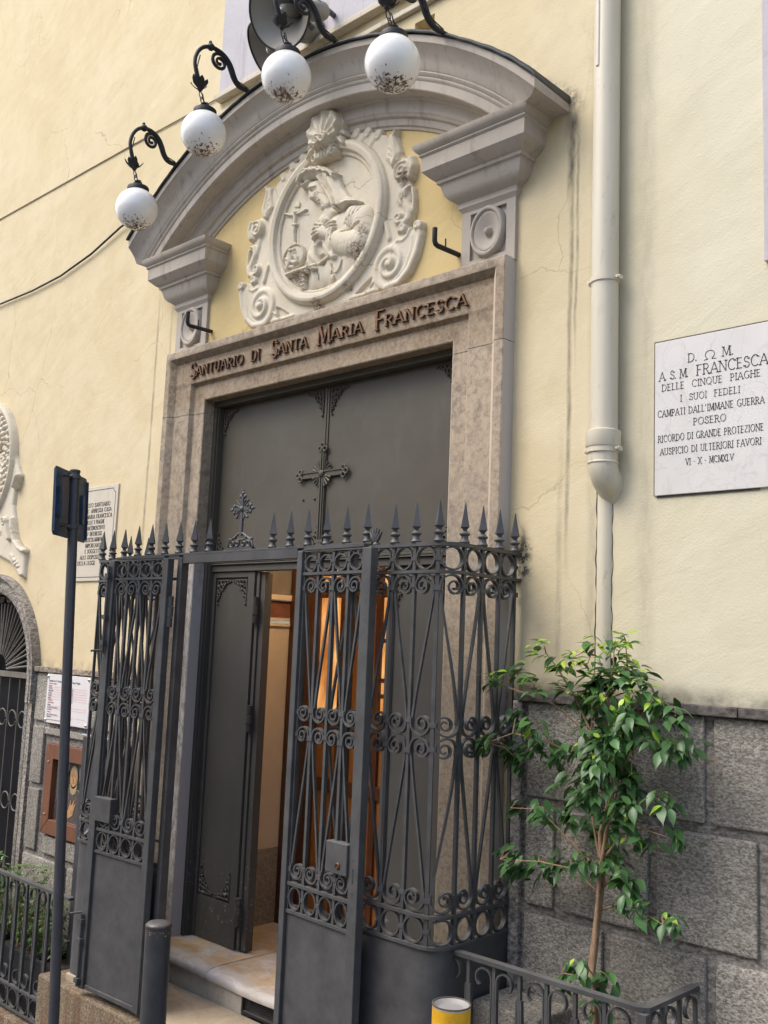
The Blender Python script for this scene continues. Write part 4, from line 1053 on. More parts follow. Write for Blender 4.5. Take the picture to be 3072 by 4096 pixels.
# scrolled surround
r = Relief(-4.80, -3.22, 3.40, 4.48, .004)
bp = [(-4.01, 3.425), (-3.80, 3.425), (-3.60, 3.43), (-3.50, 3.45), (-3.36, 3.52), (-3.33, 3.66), (-3.36, 3.74), (-3.365, 3.80), (-3.355, 3.95), (-3.375, 4.08), (-3.43, 4.15), (-3.465, 4.23), (-3.56, 4.31), (-3.66, 4.365), (-3.78, 4.40), (-3.88, 4.415), (-4.01, 4.43)]
r.poly(bp + [mir(p) for p in reversed(bp[1:-1])], .02, .022)
def surroundings(f):
    mp = lambda L: [f(p) for p in L]
    # big bottom volute and the S-shaped band rising from it
    r.poly(mp([(-3.60, 3.47), (-3.52, 3.44), (-3.42, 3.445), (-3.34, 3.49), (-3.29, 3.57), (-3.262, 3.67), (-3.268, 3.735), (-3.30, 3.745), (-3.33, 3.72), (-3.36, 3.72), (-3.40, 3.70), (-3.44, 3.715), (-3.46, 3.69), (-3.56, 3.66), (-3.62, 3.58)]), .03, .018, .014)
    r.seg(mp(spiral(-3.488, 3.562, .118, .016, -80, 1.85, 60, cw=True)), [.024 - .006 * i / 60 for i in range(61)], [.022 + .030 * i / 60 for i in range(61)], .016)
    r.ell(*f((-3.488, 3.562)), .026, .026, .042, .03)
    r.seg(mp([(-3.51, 3.448), (-3.42, 3.455), (-3.35, 3.51), (-3.305, 3.59), (-3.285, 3.67), (-3.292, 3.725)]), .020, .030, .014)
    r.seg(mp([(-3.45, 3.47), (-3.38, 3.52), (-3.345, 3.60), (-3.335, 3.68)]), .014, .022, .014)
    r.seg(mp(spiral(-3.296, 3.722, .024, .006, -30, 1.2, 16)), .014, .045, .012)
    r.seg(mp(spiral(-3.402, 3.735, .026, .006, 200, 1.1, 16, cw=True)), .014, .038, .012)
    r.seg(mp([(-3.44, 3.68), (-3.40, 3.672), (-3.37, 3.69), (-3.352, 3.72)]), .014, .03, .012)
    # tall S scroll at mid height
    r.seg(mp([(-3.365, 3.955), (-3.395, 3.945), (-3.405, 3.90), (-3.385, 3.86), (-3.36, 3.82), (-3.365, 3.785), (-3.40, 3.765), (-3.43, 3.785)]), [.012, .020, .024, .026, .030, .028, .022, .014], .040, .012)
    r.seg(mp([(-3.345, 3.94), (-3.335, 3.88), (-3.335, 3.82), (-3.36, 3.775)]), .012, .030, .012)
    r.seg(mp(spiral(-3.428, 3.800, .030, .008, -60, 1.2, 18, cw=True)), .014, .048, .012)
    # upper rolled scroll
    r.ell(*f((-3.405, 4.055)), .062, .066, .040, .018, .6)
    r.seg(mp(spiral(-3.420, 4.050, .050, .010, 60, 1.6, 30)), .015, .058, .012)
    r.seg(mp([(-3.36, 4.105), (-3.345, 4.06), (-3.362, 4.005)]), .020, .052, .012)
    r.seg(mp([(-3.43, 3.98), (-3.425, 3.94), (-3.41, 3.91)]), .022, .028, .012)
    # acanthus leaves of the upper edge
    r.poly(mp([(-3.55, 4.16), (-3.53, 4.24), (-3.535, 4.29), (-3.49, 4.30), (-3.47, 4.315), (-3.475, 4.27), (-3.455, 4.22), (-3.435, 4.17), (-3.45, 4.12), (-3.50, 4.10)]), .022, .030, .016)
    r.seg(mp([(-3.475, 4.305), (-3.495, 4.27), (-3.485, 4.22), (-3.47, 4.16), (-3.49, 4.11)]), [.008, .016, .022, .022, .014], .045, .012)
    for k in range(3): r.seg(mp([(-3.520, 4.215 - k * .030), (-3.503, 4.208 - k * .030), (-3.497, 4.19 - k * .030)]), .006, .040, .014)
    for k, (x, z) in enumerate(((-3.62, 4.335), (-3.70, 4.375), (-3.79, 4.40), (-3.87, 4.415))):
        r.seg(mp(spiral(x, z - .012, .028, .006, 20, 1.15, 16)), .012, .026, .010)
        r.seg(mp([(x - .06, z - .045), (x - .02, z - .010), (x + .02, z + .012)]), [.026, .022, .010], .020, .012)
    # little fins between the volutes and the oval
    r.seg(mp([(-3.66, 3.455), (-3.60, 3.50), (-3.575, 3.56), (-3.555, 3.63)]), .009, .020, .014)
    r.seg(mp([(-3.78, 3.450), (-3.68, 3.447), (-3.60, 3.455)]), .012, .016, .012)
    r.seg(mp([(-3.53, 3.80), (-3.515, 3.76), (-3.50, 3.71)]), .018, .030, .012)
both(surroundings)
# hollow triangles beside the oval foot
for f in (lambda p: p, mir):
    d = r.dist_in([f(p) for p in [(-3.74, 3.462), (-3.635, 3.462), (-3.62, 3.53), (-3.67, 3.505)]]); r.H = np.where(d > 0, np.minimum(r.H, .004), r.H)
r.H = np.where(r.H > .022, .022 + (r.H - .022) * .72, r.H); r.blur(1); r.build('scroll_surround', M['relief'], med)
# oval moulded frame
r = Relief(OXC - .52, OXC + .52, OZC - .50, OZC + .50, .004)
u = (r.X - OXC) / .482; v = (r.Z - OZC) / .470; q = np.sqrt(u * u + v * v)
h = np.interp(q, [0, .80, .805, .83, .845, .86, .87, .93, .965, .975, .99, 1.0, 1.005], [-.01, -.01, .030, .038, .034, .040, .058, .066, .060, .048, .044, .030, -.01])
r.up(h); r.build('oval_frame', M['relief'], med)
# sunk oval ground
r = Relief(OXC - .42, OXC + .42, OZC - .40, OZC + .40, .010)
u = (r.X - OXC) / .395; v = (r.Z - OZC) / .385; q = np.sqrt(u * u + v * v)
r.up(np.where(q < 1.02, .014 + .004 * q, -.01)); r.build('oval_ground', M['relief'], med)
# the veiled woman, one continuous carving
r = Relief(-4.26, -3.58, 3.50, 4.32, .003)
B = .014
torso = [(-4.077, 3.939), (-3.99, 3.955), (-3.88, 3.96), (-3.80, 3.975), (-3.71, 3.95), (-3.66, 3.85), (-3.68, 3.66), (-3.72, 3.60), (-3.80, 3.555), (-3.90, 3.545), (-4.02, 3.545), (-4.10, 3.56), (-4.12, 3.62), (-4.135, 3.70), (-4.155, 3.775), (-4.108, 3.854)]
r.poly(torso, .09, .042, B, lambda X, Z: .004 * np.sin((X + Z * .25) * 95) * (Z < 3.70) + .0012 * np.sin((X - Z * .6) * 50) * (Z >= 3.70))
# wide left sleeve with its hollow opening
r.poly([(-4.142, 3.716), (-4.128, 3.784), (-4.056, 3.827), (-3.96, 3.815), (-3.905, 3.76), (-3.905, 3.684), (-4.007, 3.672), (-4.08, 3.68)], .06, .040, .026, lambda X, Z: .004 * np.sin((X + Z) * 90))
r.carve([(-4.02, 3.79), (-4.00, 3.72), (-3.975, 3.70)], .032, .030)
r.seg([(-4.055, 3.80), (-4.045, 3.74), (-4.01, 3.685), (-3.96, 3.70), (-3.91, 3.715)], .012, .022, .050)
# upper arm and forearm
r.seg([(-3.765, 3.90), (-3.70, 3.86), (-3.672, 3.78)], [.075, .085, .080], .062, .022)
r.seg([(-3.70, 3.735), (-3.80, 3.755), (-3.885, 3.785)], [.085, .080, .072], [.070, .072, .070], .028)
for k in range(6):
    x = -3.72 - k * .028
    r.carve([(x + .05, 3.81 - k * .006), (x + .035, 3.74), (x + .005, 3.685)], .013, .0012)
for k in range(5): r.carve([(-3.80 + .012 * k, 3.835), (-3.80 + .028 * k - .02, 3.87 + .010 * k), (-3.79 + .03 * k - .02, 3.93)], .011, .005)
r.seg([(-3.928, 3.855), (-3.935, 3.80), (-3.915, 3.72), (-3.885, 3.695)], .020, .038, .052)
r.seg([(-3.905, 3.855), (-3.910, 3.79), (-3.885, 3.71)], .012, .030, .056)
r.carve([(-3.893, 3.85), (-3.897, 3.79), (-3.870, 3.71)], .007, .012)
r.carve([(-3.83, 3.825), (-3.76, 3.822), (-3.69, 3.835)], .010, .020)
# joined hands with separate fingers
r.seg([(-3.93, 3.835), (-3.99, 3.868), (-4.02, 3.885)], [.038, .044, .036], [.056, .060, .052], .034)
for i, (a, b, c) in enumerate([((-3.995, 3.905), (-4.035, 3.925), (-4.058, 3.928)), ((-4.005, 3.892), (-4.045, 3.905), (-4.070, 3.900)), ((-4.010, 3.876), (-4.050, 3.882), (-4.075, 3.872)), ((-4.008, 3.858), (-4.046, 3.858), (-4.068, 3.844)), ((-3.965, 3.900), (-3.955, 3.925), (-3.968, 3.940))]):
    r.seg([a, b, c], [.0115, .0105, .0085], [.048, .040, .034], .046)
for a, b, c in [((-3.955, 3.888), (-3.925, 3.902), (-3.900, 3.905)), ((-3.950, 3.872), (-3.920, 3.884), (-3.893, 3.884)), ((-3.950, 3.858), (-3.918, 3.866), (-3.890, 3.866))]:
    r.seg([a, b, c], [.0115, .011, .008], [.044, .040, .032], .046)
# neck cloth, face, veil, crown of thorns
r.seg([(-3.985, 4.01), (-3.97, 3.965), (-4.01, 3.945)], [.04, .045, .03], .03, .030)
r.poly([(-4.082, 3.935), (-4.035, 3.985), (-3.99, 4.00), (-3.93, 4.01), (-3.89, 3.96), (-3.99, 3.94)], .03, .026, .028)
face = [(-4.162, 4.190), (-4.129, 4.212), (-4.071, 4.207), (-4.041, 4.187), (-3.982, 4.098), (-3.930, 4.04), (-3.932, 4.008), (-3.960, 3.984), (-3.990, 3.986), (-4.016, 4.004), (-4.035, 4.026), (-4.052, 4.048), (-4.070, 4.068), (-4.090, 4.082), (-4.108, 4.094), (-4.116, 4.122), (-4.130, 4.146), (-4.152, 4.168)]
r.poly(face, .060, .052, .024)
r.seg([(-4.122, 4.150), (-4.112, 4.122), (-4.099, 4.096)], [.009, .011, .014], [.046, .052, .058], .024)     # nose
r.seg([(-4.132, 4.164), (-4.105, 4.166), (-4.066, 4.160)], [.010, .012, .010], .046, .030)                    # brow
r.carve([(-4.108, 4.146), (-4.085, 4.143), (-4.064, 4.142)], .014, .012)                                       # eye socket
r.ell(-4.085, 4.143, .017, .0085, .050, .022)                                                                 # lowered eyelid
r.carve([(-4.102, 4.137), (-4.085, 4.134), (-4.066, 4.138)], .004, .009)
r.carve([(-4.084, 4.082), (-4.070, 4.078)], .006, .008)
r.seg([(-4.062, 4.066), (-4.044, 4.064), (-4.024, 4.068)], [.006, .007, .004], .058, .020)                     # lips
r.carve([(-4.058, 4.060), (-4.042, 4.057), (-4.022, 4.062)], .004, .009)
r.seg([(-4.046, 4.050), (-4.026, 4.051)], .007, .056, .020)
r.ell(-4.000, 4.014, .026, .022, .050, .024)                                                                  # chin

veil = [(-4.202, 4.237), (-4.166, 4.276), (-4.09, 4.290), (-4.012, 4.262), (-3.935, 4.215), (-3.890, 4.160), (-3.848, 4.085), (-3.797, 4.026), (-3.706, 3.972), (-3.702, 3.955), (-3.794, 3.982), (-3.869, 3.952), (-3.895, 3.974), (-3.925, 4.043), (-3.978, 4.112), (-4.040, 4.200), (-4.075, 4.216), (-4.115, 4.217), (-4.165, 4.200)]
r.poly(veil, .045, .058, .030, lambda X, Z: .006 * np.sin((X * .85 + Z * .55) * 110) * (Z < 4.20))
r.seg([(-4.035, 4.200), (-3.975, 4.112), (-3.922, 4.042), (-3.890, 3.975)], [.012, .013, .014, .010], .030, .068)
r.seg([(-3.90, 4.07), (-3.862, 3.99), (-3.800, 3.985), (-3.72, 3.962)], [.016, .018, .014, .010], .030, .062)
r.carve([(-3.885, 3.985), (-3.862, 3.958), (-3.79, 3.972), (-3.71, 3.955)], .010, .026)
cr0 = [(-4.203, 4.213), (-4.185, 4.245), (-4.145, 4.262), (-4.10, 4.262), (-4.062, 4.250), (-4.02, 4.238), (-3.979, 4.222), (-3.94, 4.198), (-3.905, 4.168)]
r.seg([(x, z + .011 * math.sin(i * 2.2)) for i, (x, z) in enumerate(cr0)], .010, .036, .072)
r.seg([(x, z - .012 * math.sin(i * 2.2 + .4)) for i, (x, z) in enumerate(cr0)], .010, .036, .072)
for i, (x, z) in enumerate(cr0): r.seg([(x, z), (x + .016 * math.cos(i * 2.3), z + .022 * math.sin(i * 2.3 + 1))], [.007, .002], .034, .072)
r.seg([(-4.20, 4.205), (-4.175, 4.195), (-4.14, 4.205)], .014, .04, .04)
r.H = np.where(r.H > .014, 0.014 + (r.H - .014) * .85, r.H); r.blur(1); r.build('praying_figure', M['relief'], med, 0.0, 75)
# crucifix
r = Relief(-4.39, -4.13, 3.84, 4.16, .003)
r.seg([(-4.253, 4.135), (-4.232, 3.862)], .018, .016, .010); r.seg([(-4.362, 4.073), (-4.158, 4.032)], .018, .016, .010)
r.poly([(-4.278, 4.10), (-4.275, 4.128), (-4.228, 4.118), (-4.230, 4.090)], .004, .008, .024)
r.seg([(-4.352, 4.083), (-4.31, 4.062), (-4.268, 4.052), (-4.215, 4.050), (-4.168, 4.056)], .0075, .018, .022)
r.ell(-4.256, 4.060, .012, .015, .030, .022); r.seg([(-4.262, 4.042), (-4.257, 3.995)], [.017, .011], .024, .020); r.seg([(-4.258, 3.99), (-4.262, 3.94), (-4.252, 3.89)], [.012, .008, .006], .022, .020)
r.seg([(-4.272, 3.992), (-4.243, 3.985)], .011, .026, .020)
r.build('crucifix', M['relief'], med)
# small oval picture, ledge with hanging cords, rosary
r = Relief(-4.36, -4.12, 3.52, 3.90, .003)
r.ell(-4.248, 3.787, .094, .082, .030, .012, .35)
u = (r.X + 4.248) / .094; v = (r.Z - 3.787) / .082; q = np.sqrt(u * u + v * v); r.up(np.interp(q, [0, .84, .88, .94, 1.0, 1.01], [-.01, -.01, .044, .048, .036, -.01]))
for a in (((-4.275, 3.832), .016), ((-4.245, 3.828), .014), ((-4.235, 3.806), .014)): r.ell(a[0][0], a[0][1], a[1], a[1], .022, .038)
r.seg([(-4.275, 3.815), (-4.265, 3.775), (-4.285, 3.735)], [.014, .02, .016], .022, .038); r.seg([(-4.24, 3.80), (-4.215, 3.775), (-4.205, 3.755)], [.016, .014, .008], .02, .038)
r.seg([(-4.305, 3.79), (-4.27, 3.77), (-4.23, 3.75), (-4.20, 3.748)], [.008, .012, .014, .008], .020, .038); r.seg([(-4.29, 3.74), (-4.24, 3.728)], .012, .018, .036)
r.build('small_oval_picture', M['relief'], med)
r = Relief(-4.30, -3.78, 3.54, 3.75, .003)
r.seg([(-4.285, 3.690), (-4.16, 3.692), (-4.03, 3.690)], [.018, .020, .016], .050, .014)
for i in range(11): r.ell(-4.135 + .011 * i + rng.uniform(-.006, .006), 3.672 + rng.uniform(-.012, .022), .014, .011, .040, .040)
for i in range(4): r.seg([(-4.178 + i * .011, 3.675), (-4.172 + i * .011, 3.62), (-4.160 + i * .010, 3.575)], .0052, .020, .030)
for z in (3.655, 3.625, 3.60): r.seg([(-4.182, z), (-4.132, z - .004)], .004, .024, .030)
r.seg([(-4.035, 3.675), (-4.028, 3.635), (-4.012, 3.600), (-4.006, 3.63), (-4.018, 3.67)], .006, .024, .034)
for i in range(22):
    t = i / 21; x = -3.915 + .09 * t; z = 3.665 - .060 * math.sin(PI * t) - .0 * t
    r.ell(x, z, .0062, .0062, .016, .044)
for i in range(5): r.ell(-3.908 - .001 * i, 3.628 - .009 * i, .006, .006, .016, .040)
r.ell(-3.900, 3.585, .014, .019, .012, .044)
r.build('rosary_ledge', M['relief'], med)
# scallop shell at the top with its ribbon knot
r = Relief(-4.20, -3.76, 4.27, 4.60, .003)
sx, sz = -3.985, 4.452
hx, hz = sx + .012, sz - .062
dx, dz = r.X - hx, r.Z - hz; ang = np.arctan2(dx, dz)
u = (r.X - sx) / .122; v = (r.Z - sz) / .112; lim = np.hypot(u, v); rim = 1 + .030 * np.cos(ang * 12)
rad = np.hypot(dx, dz)
hh = .098 + .022 * np.clip(1.05 - lim, 0, 1) ** .5 + .008 * np.cos(ang * 12) * np.clip(rad / .07, 0, 1) + .010 * np.exp(-((lim - .90) / .09) ** 2)
r.up(np.where(lim < rim, hh, -.01))
r.up(np.where(np.hypot((r.X - sx - .012) / .126, (r.Z - sz - .006) / .116) < rim, .070, -.01))
for s_ in (1, -1):
    r.seg(spiral(hx + s_ * .024, hz - .010, .030, .006, 90, 1.5, 24, cw=s_ > 0), .010, .040, .105)
    r.seg([(sx + s_ * .030, sz - .11), (sx + s_ * .085, sz - .075), (sx + s_ * .118, sz - .085), (sx + s_ * .145, sz - .120)], [.022, .026, .024, .012], .060, .030)
    r.seg([(sx + s_ * .095, sz - .055), (sx + s_ * .130, sz - .045), (sx + s_ * .150, sz - .065)], [.014, .020, .010], .050, .030)
    r.seg(spiral(sx + s_ * .075, sz - .140, .030, .006, 60, 1.4, 20, cw=s_ < 0), .011, .060, .035)
r.poly([(sx - .060, 4.285), (sx - .052, 4.365), (sx + .052, 4.365), (sx + .060, 4.285)], .025, .040, .052)
for k in (-.024, 0, .024): r.carve([(sx + k, 4.30), (sx + k, 4.350)], .006, .012)
for s_ in (1, -1): r.seg([(sx + s_ * .052, 4.30), (sx + s_ * .060, 4.33), (sx + s_ * .052, 4.36)], .014, .040, .060)
r.blur(1); r.build('scallop_shell', M['relief'], med)

# ================================================================== OTHER RELIEF AT THE FAR LEFT
mdl = thing('oval_wall_relief', (-7.8, 0, 2.9), 'cream stucco oval with fruit garland and sun rays above the arched doorway', 'relief')
r = Relief(-8.50, -7.18, 1.98, 3.50, .006)
r.poly([(-7.56, 3.05), (-7.43, 2.84), (-7.405, 2.80), (-7.41, 2.75), (-7.47, 2.70), (-7.48, 2.58), (-7.44, 2.47), (-7.43, 2.36), (-7.36, 2.27), (-7.21, 2.215), (-7.20, 2.00), (-7.30, 2.02), (-7.45, 2.12), (-7.7, 2.19), (-8.48, 2.18), (-8.48, 3.0)], .03, .030)
r.seg([(-7.415, 2.80), (-7.43, 2.775), (-7.455, 2.72)], .022, .05, .02); r.seg([(-7.46, 2.46), (-7.43, 2.38), (-7.38, 2.29), (-7.30, 2.235), (-7.215, 2.205)], .020, .04, .02)
r.seg(spiral(-7.555, 2.445, .035, .01, 150, 1.2, 14, cw=True), .016, .05, .02); r.seg([(-7.53, 2.43), (-7.50, 2.36), (-7.47, 2.31)], .022, .045, .02)
for i in range(10): r.ell(-7.42 + .020 * i, 2.19 - .018 * i + rng.uniform(-.01, .02), .022, .018, .02, .028)
u = (r.X + 7.985) / .465; v = (r.Z - 2.945) / .505; q = np.sqrt(u * u + v * v)
r.up(np.interp(q, [0, .60, .64, .66, .90, .93, .97, 1.0, 1.01], [.010, .012, .040, .034, .036, .060, .064, .04, -.01]))
r.build('oval_plate', M['relief'], mdl)
r = Relief(-8.45, -7.48, 2.40, 3.46, .006)
for i in range(46):
    a = 2 * PI * i / 46
    for k in range(3):
        q = .70 + .085 * k + rng.uniform(-.02, .02)
        r.ell(-7.985 + .465 * q * math.cos(a + k * .07), 2.945 + .505 * q * math.sin(a + k * .07), rng.uniform(.020, .030), rng.uniform(.018, .028), .030, .034)
r.build('fruit_garland', M['relief'], mdl)
r = Relief(-8.30, -7.66, 2.60, 3.30, .006)
for i in range(22):
    a = 2 * PI * i / 22; L = .22 + .05 * (i % 3)
    r.seg([(-7.93 + .04 * math.cos(a), 2.98 + .04 * math.sin(a)), (-7.93 + L * .9 * math.cos(a), 2.98 + L * math.sin(a))], [.010, .005], .030, .010)
r.ell(-7.86, 3.06, .07, .045, .06, .01); r.ell(-7.80, 3.09, .03, .03, .06, .01)
r.build('sun_rays', M['relief'], mdl)
M['faded'] = simple('faded_grey_lettering', (.30, .26, .20), .7, .2)
for t, x, z, h in (('SI DI DIO', -7.79, 2.345, .030), ('GHE DI G.C.', -7.86, 2.245, .028)): mb = MB(); text(mb, t, x, z, h, -.032, .0015, .12, .10); mb.build('lettering', M['faded'], mdl)

# ================================================================== MARBLE PLAQUES
def centred(par, t, xc, z, h, y, wt=.082, sp=.12, fx=1.0, w_=None):
    mb = MB()
    if w_: fx = w_ / text_w(t, h, sp)
    text(mb, t, xc - text_w(t, h, sp) * fx / 2, z, h, y, .0012, wt, sp, fx); mb.build('lettering', M['ink'], par)
p1 = thing('marble_plaque', (-1.74, 0, 2.55), 'white marble plaque with nine lines of black capitals right of the cream downpipe', 'plaque')
mb = MB(); mb.box(-1.976, -1.500, -.012, .01, 2.238, 2.866); mb.build('slab', M['plaque_r'], p1, bevel=.002)
mb = MB()
for a in ((-1.983, -1.4955, 2.867, 2.873), (-1.983, -1.9765, 2.24, 2.8665), (-1.97, -1.55, 2.231, 2.2375)): mb.box(a[0], a[1], -.005, .008, a[2], a[3])
mb.build('mortar_gap', simple('dark_mortar_gap', (.10, .085, .07), .9, .5, 30), p1)
Yp = -.012; cx = -1.742
mb = MB(); text(mb, 'D.', -1.832, 2.762, .036, Yp, .0012, .082, .06); text(mb, '~', -1.766, 2.757, .042, Yp, .0012, .082, .06, 1.5); text(mb, 'M.', -1.690, 2.762, .038, Yp, .0012, .082, .06); mb.build('lettering', M['ink'], p1); mb = MB()
text(mb, 'A. S. M.', -1.956, 2.704, .036, Yp, .0012, .082, .0, .90); text(mb, 'FRANCESCA', -1.796, 2.703, .043, Yp, .0012, .082, .08, .945); mb.build('lettering', M['ink'], p1)
centred(p1, 'DELLE  CINQUE  PIAGHE', cx, 2.660, .028, Yp, w_=.405)
centred(p1, 'I  SUOI  FEDELI', cx, 2.608, .027, Yp, w_=.245)
centred(p1, "CAMPATI DALL'IMMANE GUERRA", cx - .002, 2.555, .0275, Yp, w_=.436)
centred(p1, 'POSERO', cx, 2.506, .028, Yp, w_=.134)
centred(p1, 'RICORDO DI GRANDE PROTEZIONE', cx - .003, 2.452, .0275, Yp, w_=.430)
centred(p1, 'AUSPICIO DI ULTERIORI FAVORI', cx - .003, 2.400, .027, Yp, w_=.412)
centred(p1, 'VI - X - MCMXLV', cx - .002, 2.350, .026, Yp, w_=.195)

p2 = thing('marble_plaque', (-6.25, 0, 2.3), 'cream marble plaque with a thin black border line, partly behind the blue sign', 'plaque')
mb = MB(); mb.box(-6.520, -5.985, -.012, .01, 1.965, 2.625); mb.build('slab', M['plaque_l'], p2, bevel=.002)
mb = MB(); x0, x1, z0, z1, c = -6.492, -6.013, 1.992, 2.598, .028
pts = [(x0 + c, z0), (x1 - c, z0)] + arc(x1, z0, c, c, 180, 90, 6) + [(x1, z1 - c)] + arc(x1, z1, c, c, 270, 180, 6) + [(x0 + c, z1)] + arc(x0, z1, c, c, 360, 270, 6) + [(x0, z0 + c)] + arc(x0, z0, c, c, 90, 0, 6)
polystrip(mb, pts, .004, lambda a, b, q: (a, -.012 - .001 * (1 - q), b)); mb.build('border_line', M['ink'], p2)
for i, (t, w_) in enumerate([('QUESTO SANTUARIO', .36), ("CON L' ANNESSA CASA", .40), ('DI S. MARIA FRANCESCA', .425), ('DELLE 5 PIAGHE', .245), ("E' RICONOSCIUTO", .265), ("D' INTERESSE", .205), ('PARTICOLARMENTE', .285), ('IMPORTANTE', .215), ('E SOGGETTO', .215), ('ALLE DISPOSIZIONI', .33), ('DELLA LEGGE', .235)]):
    xc = -6.253 if i < 10 else -6.33
    centred(p2, t, xc, 2.482 - i * .0405, .027, -.012, .17, .14, w_=w_)


# ================================================================== NOTICE BOARD AND FRAMED PAINTING
nb = thing('notice_board', (-6.4, -.03, 1.15), 'white opening-hours board with red and black print on the stone plinth', 'notice')
mb = MB(); mb.box(-6.668, -6.085, -.048, -.040, .980, 1.315); mb.build('board', M['white_board'], nb, bevel=.003)
mb = MB()
for x, z in ((-6.650, 1.297), (-6.650, .998), (-6.103, 1.297), (-6.103, .998)): mb.lathe([(.009, 0), (.010, .006), (.006, .010), (.001, .011)], (x, -.048, z), (0, -1, 0), 14)
mb.build('stud', M['chrome'], nb, 40)
def ftext(t, x, z, size, y, m, name, par):
    cv = bpy.data.curves.new('t', 'FONT'); cv.body = t; cv.size = size; cv.extrude = .0003
    o = bpy.data.objects.new('t', cv); COL.objects.link(o); bpy.context.view_layer.update()
    me = bpy.data.meshes.new_from_object(o.evaluated_get(bpy.context.evaluated_depsgraph_get()))
    bpy.data.objects.remove(o); bpy.data.curves.remove(cv)
    me.name = name; me.transform(Matrix.Translation((x, y, z)) @ Matrix.Rotation(R(90), 4, 'X')); me.materials.clear()
    return link(name, me, m, par)
ftext('Santuario di S. Maria Francesca delle Cinque Piaghe', -6.640, 1.262, .0205, -.0485, M['ink'], 'print', nb)
rowsN = [('r', 'APERTURA CHIESA', '', 0), ('k', 'GIORNI', 'ORARIO', 1), ('k', 'MARTEDI', '9.30 - 12.00', 2), ('k', 'MERCOLEDI', '9.30 - 12.00', 3), ('k', 'GIOVEDI', '9.30 - 12.00', 4), ('k', 'VENERDI', '9.30 - 12.00', 5), ('k', 'SABATO', '9.30 - 12.00', 6), ('k', 'DOMENICA', '9.30 - 12.30', 7), ('r', 'ORARIO MESSE', '', 8), ('k', 'GIORNI', 'ORARIO', 9), ('k', 'DAL MARTEDI AL SABATO', '7.30', 10), ('k', 'DOMENICA', '9.30', 11), ('r', 'CAPPELLA', '', 12), ('k', 'DAL MARTEDI AL SABATO', 'ORE', 13), ('k', 'DOMENICA', '9.30 - 10.30', 14)]
ft = {}
for c_, a, b, i in rowsN:
    z = 1.245 - i * .0162
    ftext(a, -6.640, z, .0125, -.0485, M['red_ink'] if c_ == 'r' else M['grey_ink'], 'print', nb)
    if b: ftext(b, -6.36, z, .0125, -.0485, M['grey_ink'], 'print', nb)
ftext('Il 6 di ogni mese la chiesa resta aperta dalle 9 alle 12', -6.640, .9995, .010, -.0485, M['grey_ink'], 'print', nb)
mb = MB()
for i in (2, 3, 4, 5, 6, 7, 10, 11, 14): mb.box(-6.640, -6.12, -.0487, -.048, 1.2575 - i * .0162, 1.2588 - i * .0162)
mb.build('rule_line', M['red_ink'], nb)

pf = thing('framed_painting', (-6.36, 0, .54), 'reddish brown wooden frame with a painted nun, set in the stone plinth', 'painting')
FX0, FX1, FZ0, FZ1, fw = -6.608, -5.985, .240, .842, .100
mb = MB()
for poly in ([(FX0, FZ0), (FX1, FZ0), (FX1 - fw, FZ0 + fw), (FX0 + fw, FZ0 + fw)], [(FX1, FZ0), (FX1, FZ1), (FX1 - fw, FZ1 - fw), (FX1 - fw, FZ0 + fw)], [(FX1, FZ1), (FX0, FZ1), (FX0 + fw, FZ1 - fw), (FX1 - fw, FZ1 - fw)], [(FX0, FZ1), (FX0, FZ0), (FX0 + fw, FZ0 + fw), (FX0 + fw, FZ1 - fw)]):
    cxp = sum(p[0] for p in poly) / 4; czp = sum(p[1] for p in poly) / 4
    pl = [(p[0] + (cxp - p[0]) * .006, p[1] + (czp - p[1]) * .006) for p in poly]
    mb.prism(pl, lambda u, v: (u, -.045, v), lambda u, v: (u, .005, v))
fr = mb.build('frame', M['frame_wood'], pf, bevel=.004)
mb = MB()
for z in (.72, .37): mb.ball((FX0 + .05, -.046, z), .009, 8); mb.ball((FX1 - .05, -.046, z), .009, 8)
mb.build('frame_stud', simple('wooden_stud', (.45, .30, .16), .5, .1), fr, 60)
mb = MB(); mb.box(FX0 + fw - .004, FX1 - fw + .004, -.004, .008, FZ0 + fw - .004, FZ1 - fw + .004)
cvs = mb.build('canvas', M['portrait_bg'], pf)
def flat(name, polys, m, y):
    mb = MB()
    for p in polys: mb.prism(p, lambda u, v: (u, y, v), lambda u, v: (u, y + .0008, v))
    mb.build(name, m, cvs)
def el(cx, cz, a, b, n=22, rot=0):
    return [(cx + a * math.cos(2 * PI * i / n) * math.cos(rot) - b * math.sin(2 * PI * i / n) * math.sin(rot), cz + a * math.cos(2 * PI * i / n) * math.sin(rot) + b * math.sin(2 * PI * i / n) * math.cos(rot)) for i in range(n)]
fx, fz = -6.275, .625
flat('painted_robe', [[(-6.50, .345), (-6.49, .47), (-6.43, .545), (-6.36, .575), (-6.25, .575), (-6.16, .53), (-6.12, .42), (-6.11, .345)]], M['portrait_robe'], -.0052)
flat('painted_veil', [el(fx - .005, fz + .055, .068, .085), [(fx - .072, fz + .05), (fx + .062, fz + .05), (fx + .085, fz - .06), (fx + .05, fz - .055), (fx - .055, fz - .055), (fx - .092, fz - .07)]], M['portrait_veil'], -.0062)
flat('painted_wimple', [el(fx, fz + .018, .050, .075), [(fx - .05, fz - .03), (fx + .05, fz - .03), (fx + .035, fz - .085), (fx, fz - .10), (fx - .035, fz - .085)]], M['portrait_cloth'], -.0072)
flat('painted_face', [el(fx, fz + .010, .038, .056), [(x + .03, z) for x, z in [(-6.40, .395), (-6.345, .43), (-6.325, .49), (-6.315, .493), (-6.318, .455), (-6.30, .470), (-6.278, .500), (-6.270, .495), (-6.285, .450), (-6.262, .478), (-6.255, .472), (-6.275, .425), (-6.285, .395), (-6.34, .37)]]], M['portrait_skin'], -.0082)
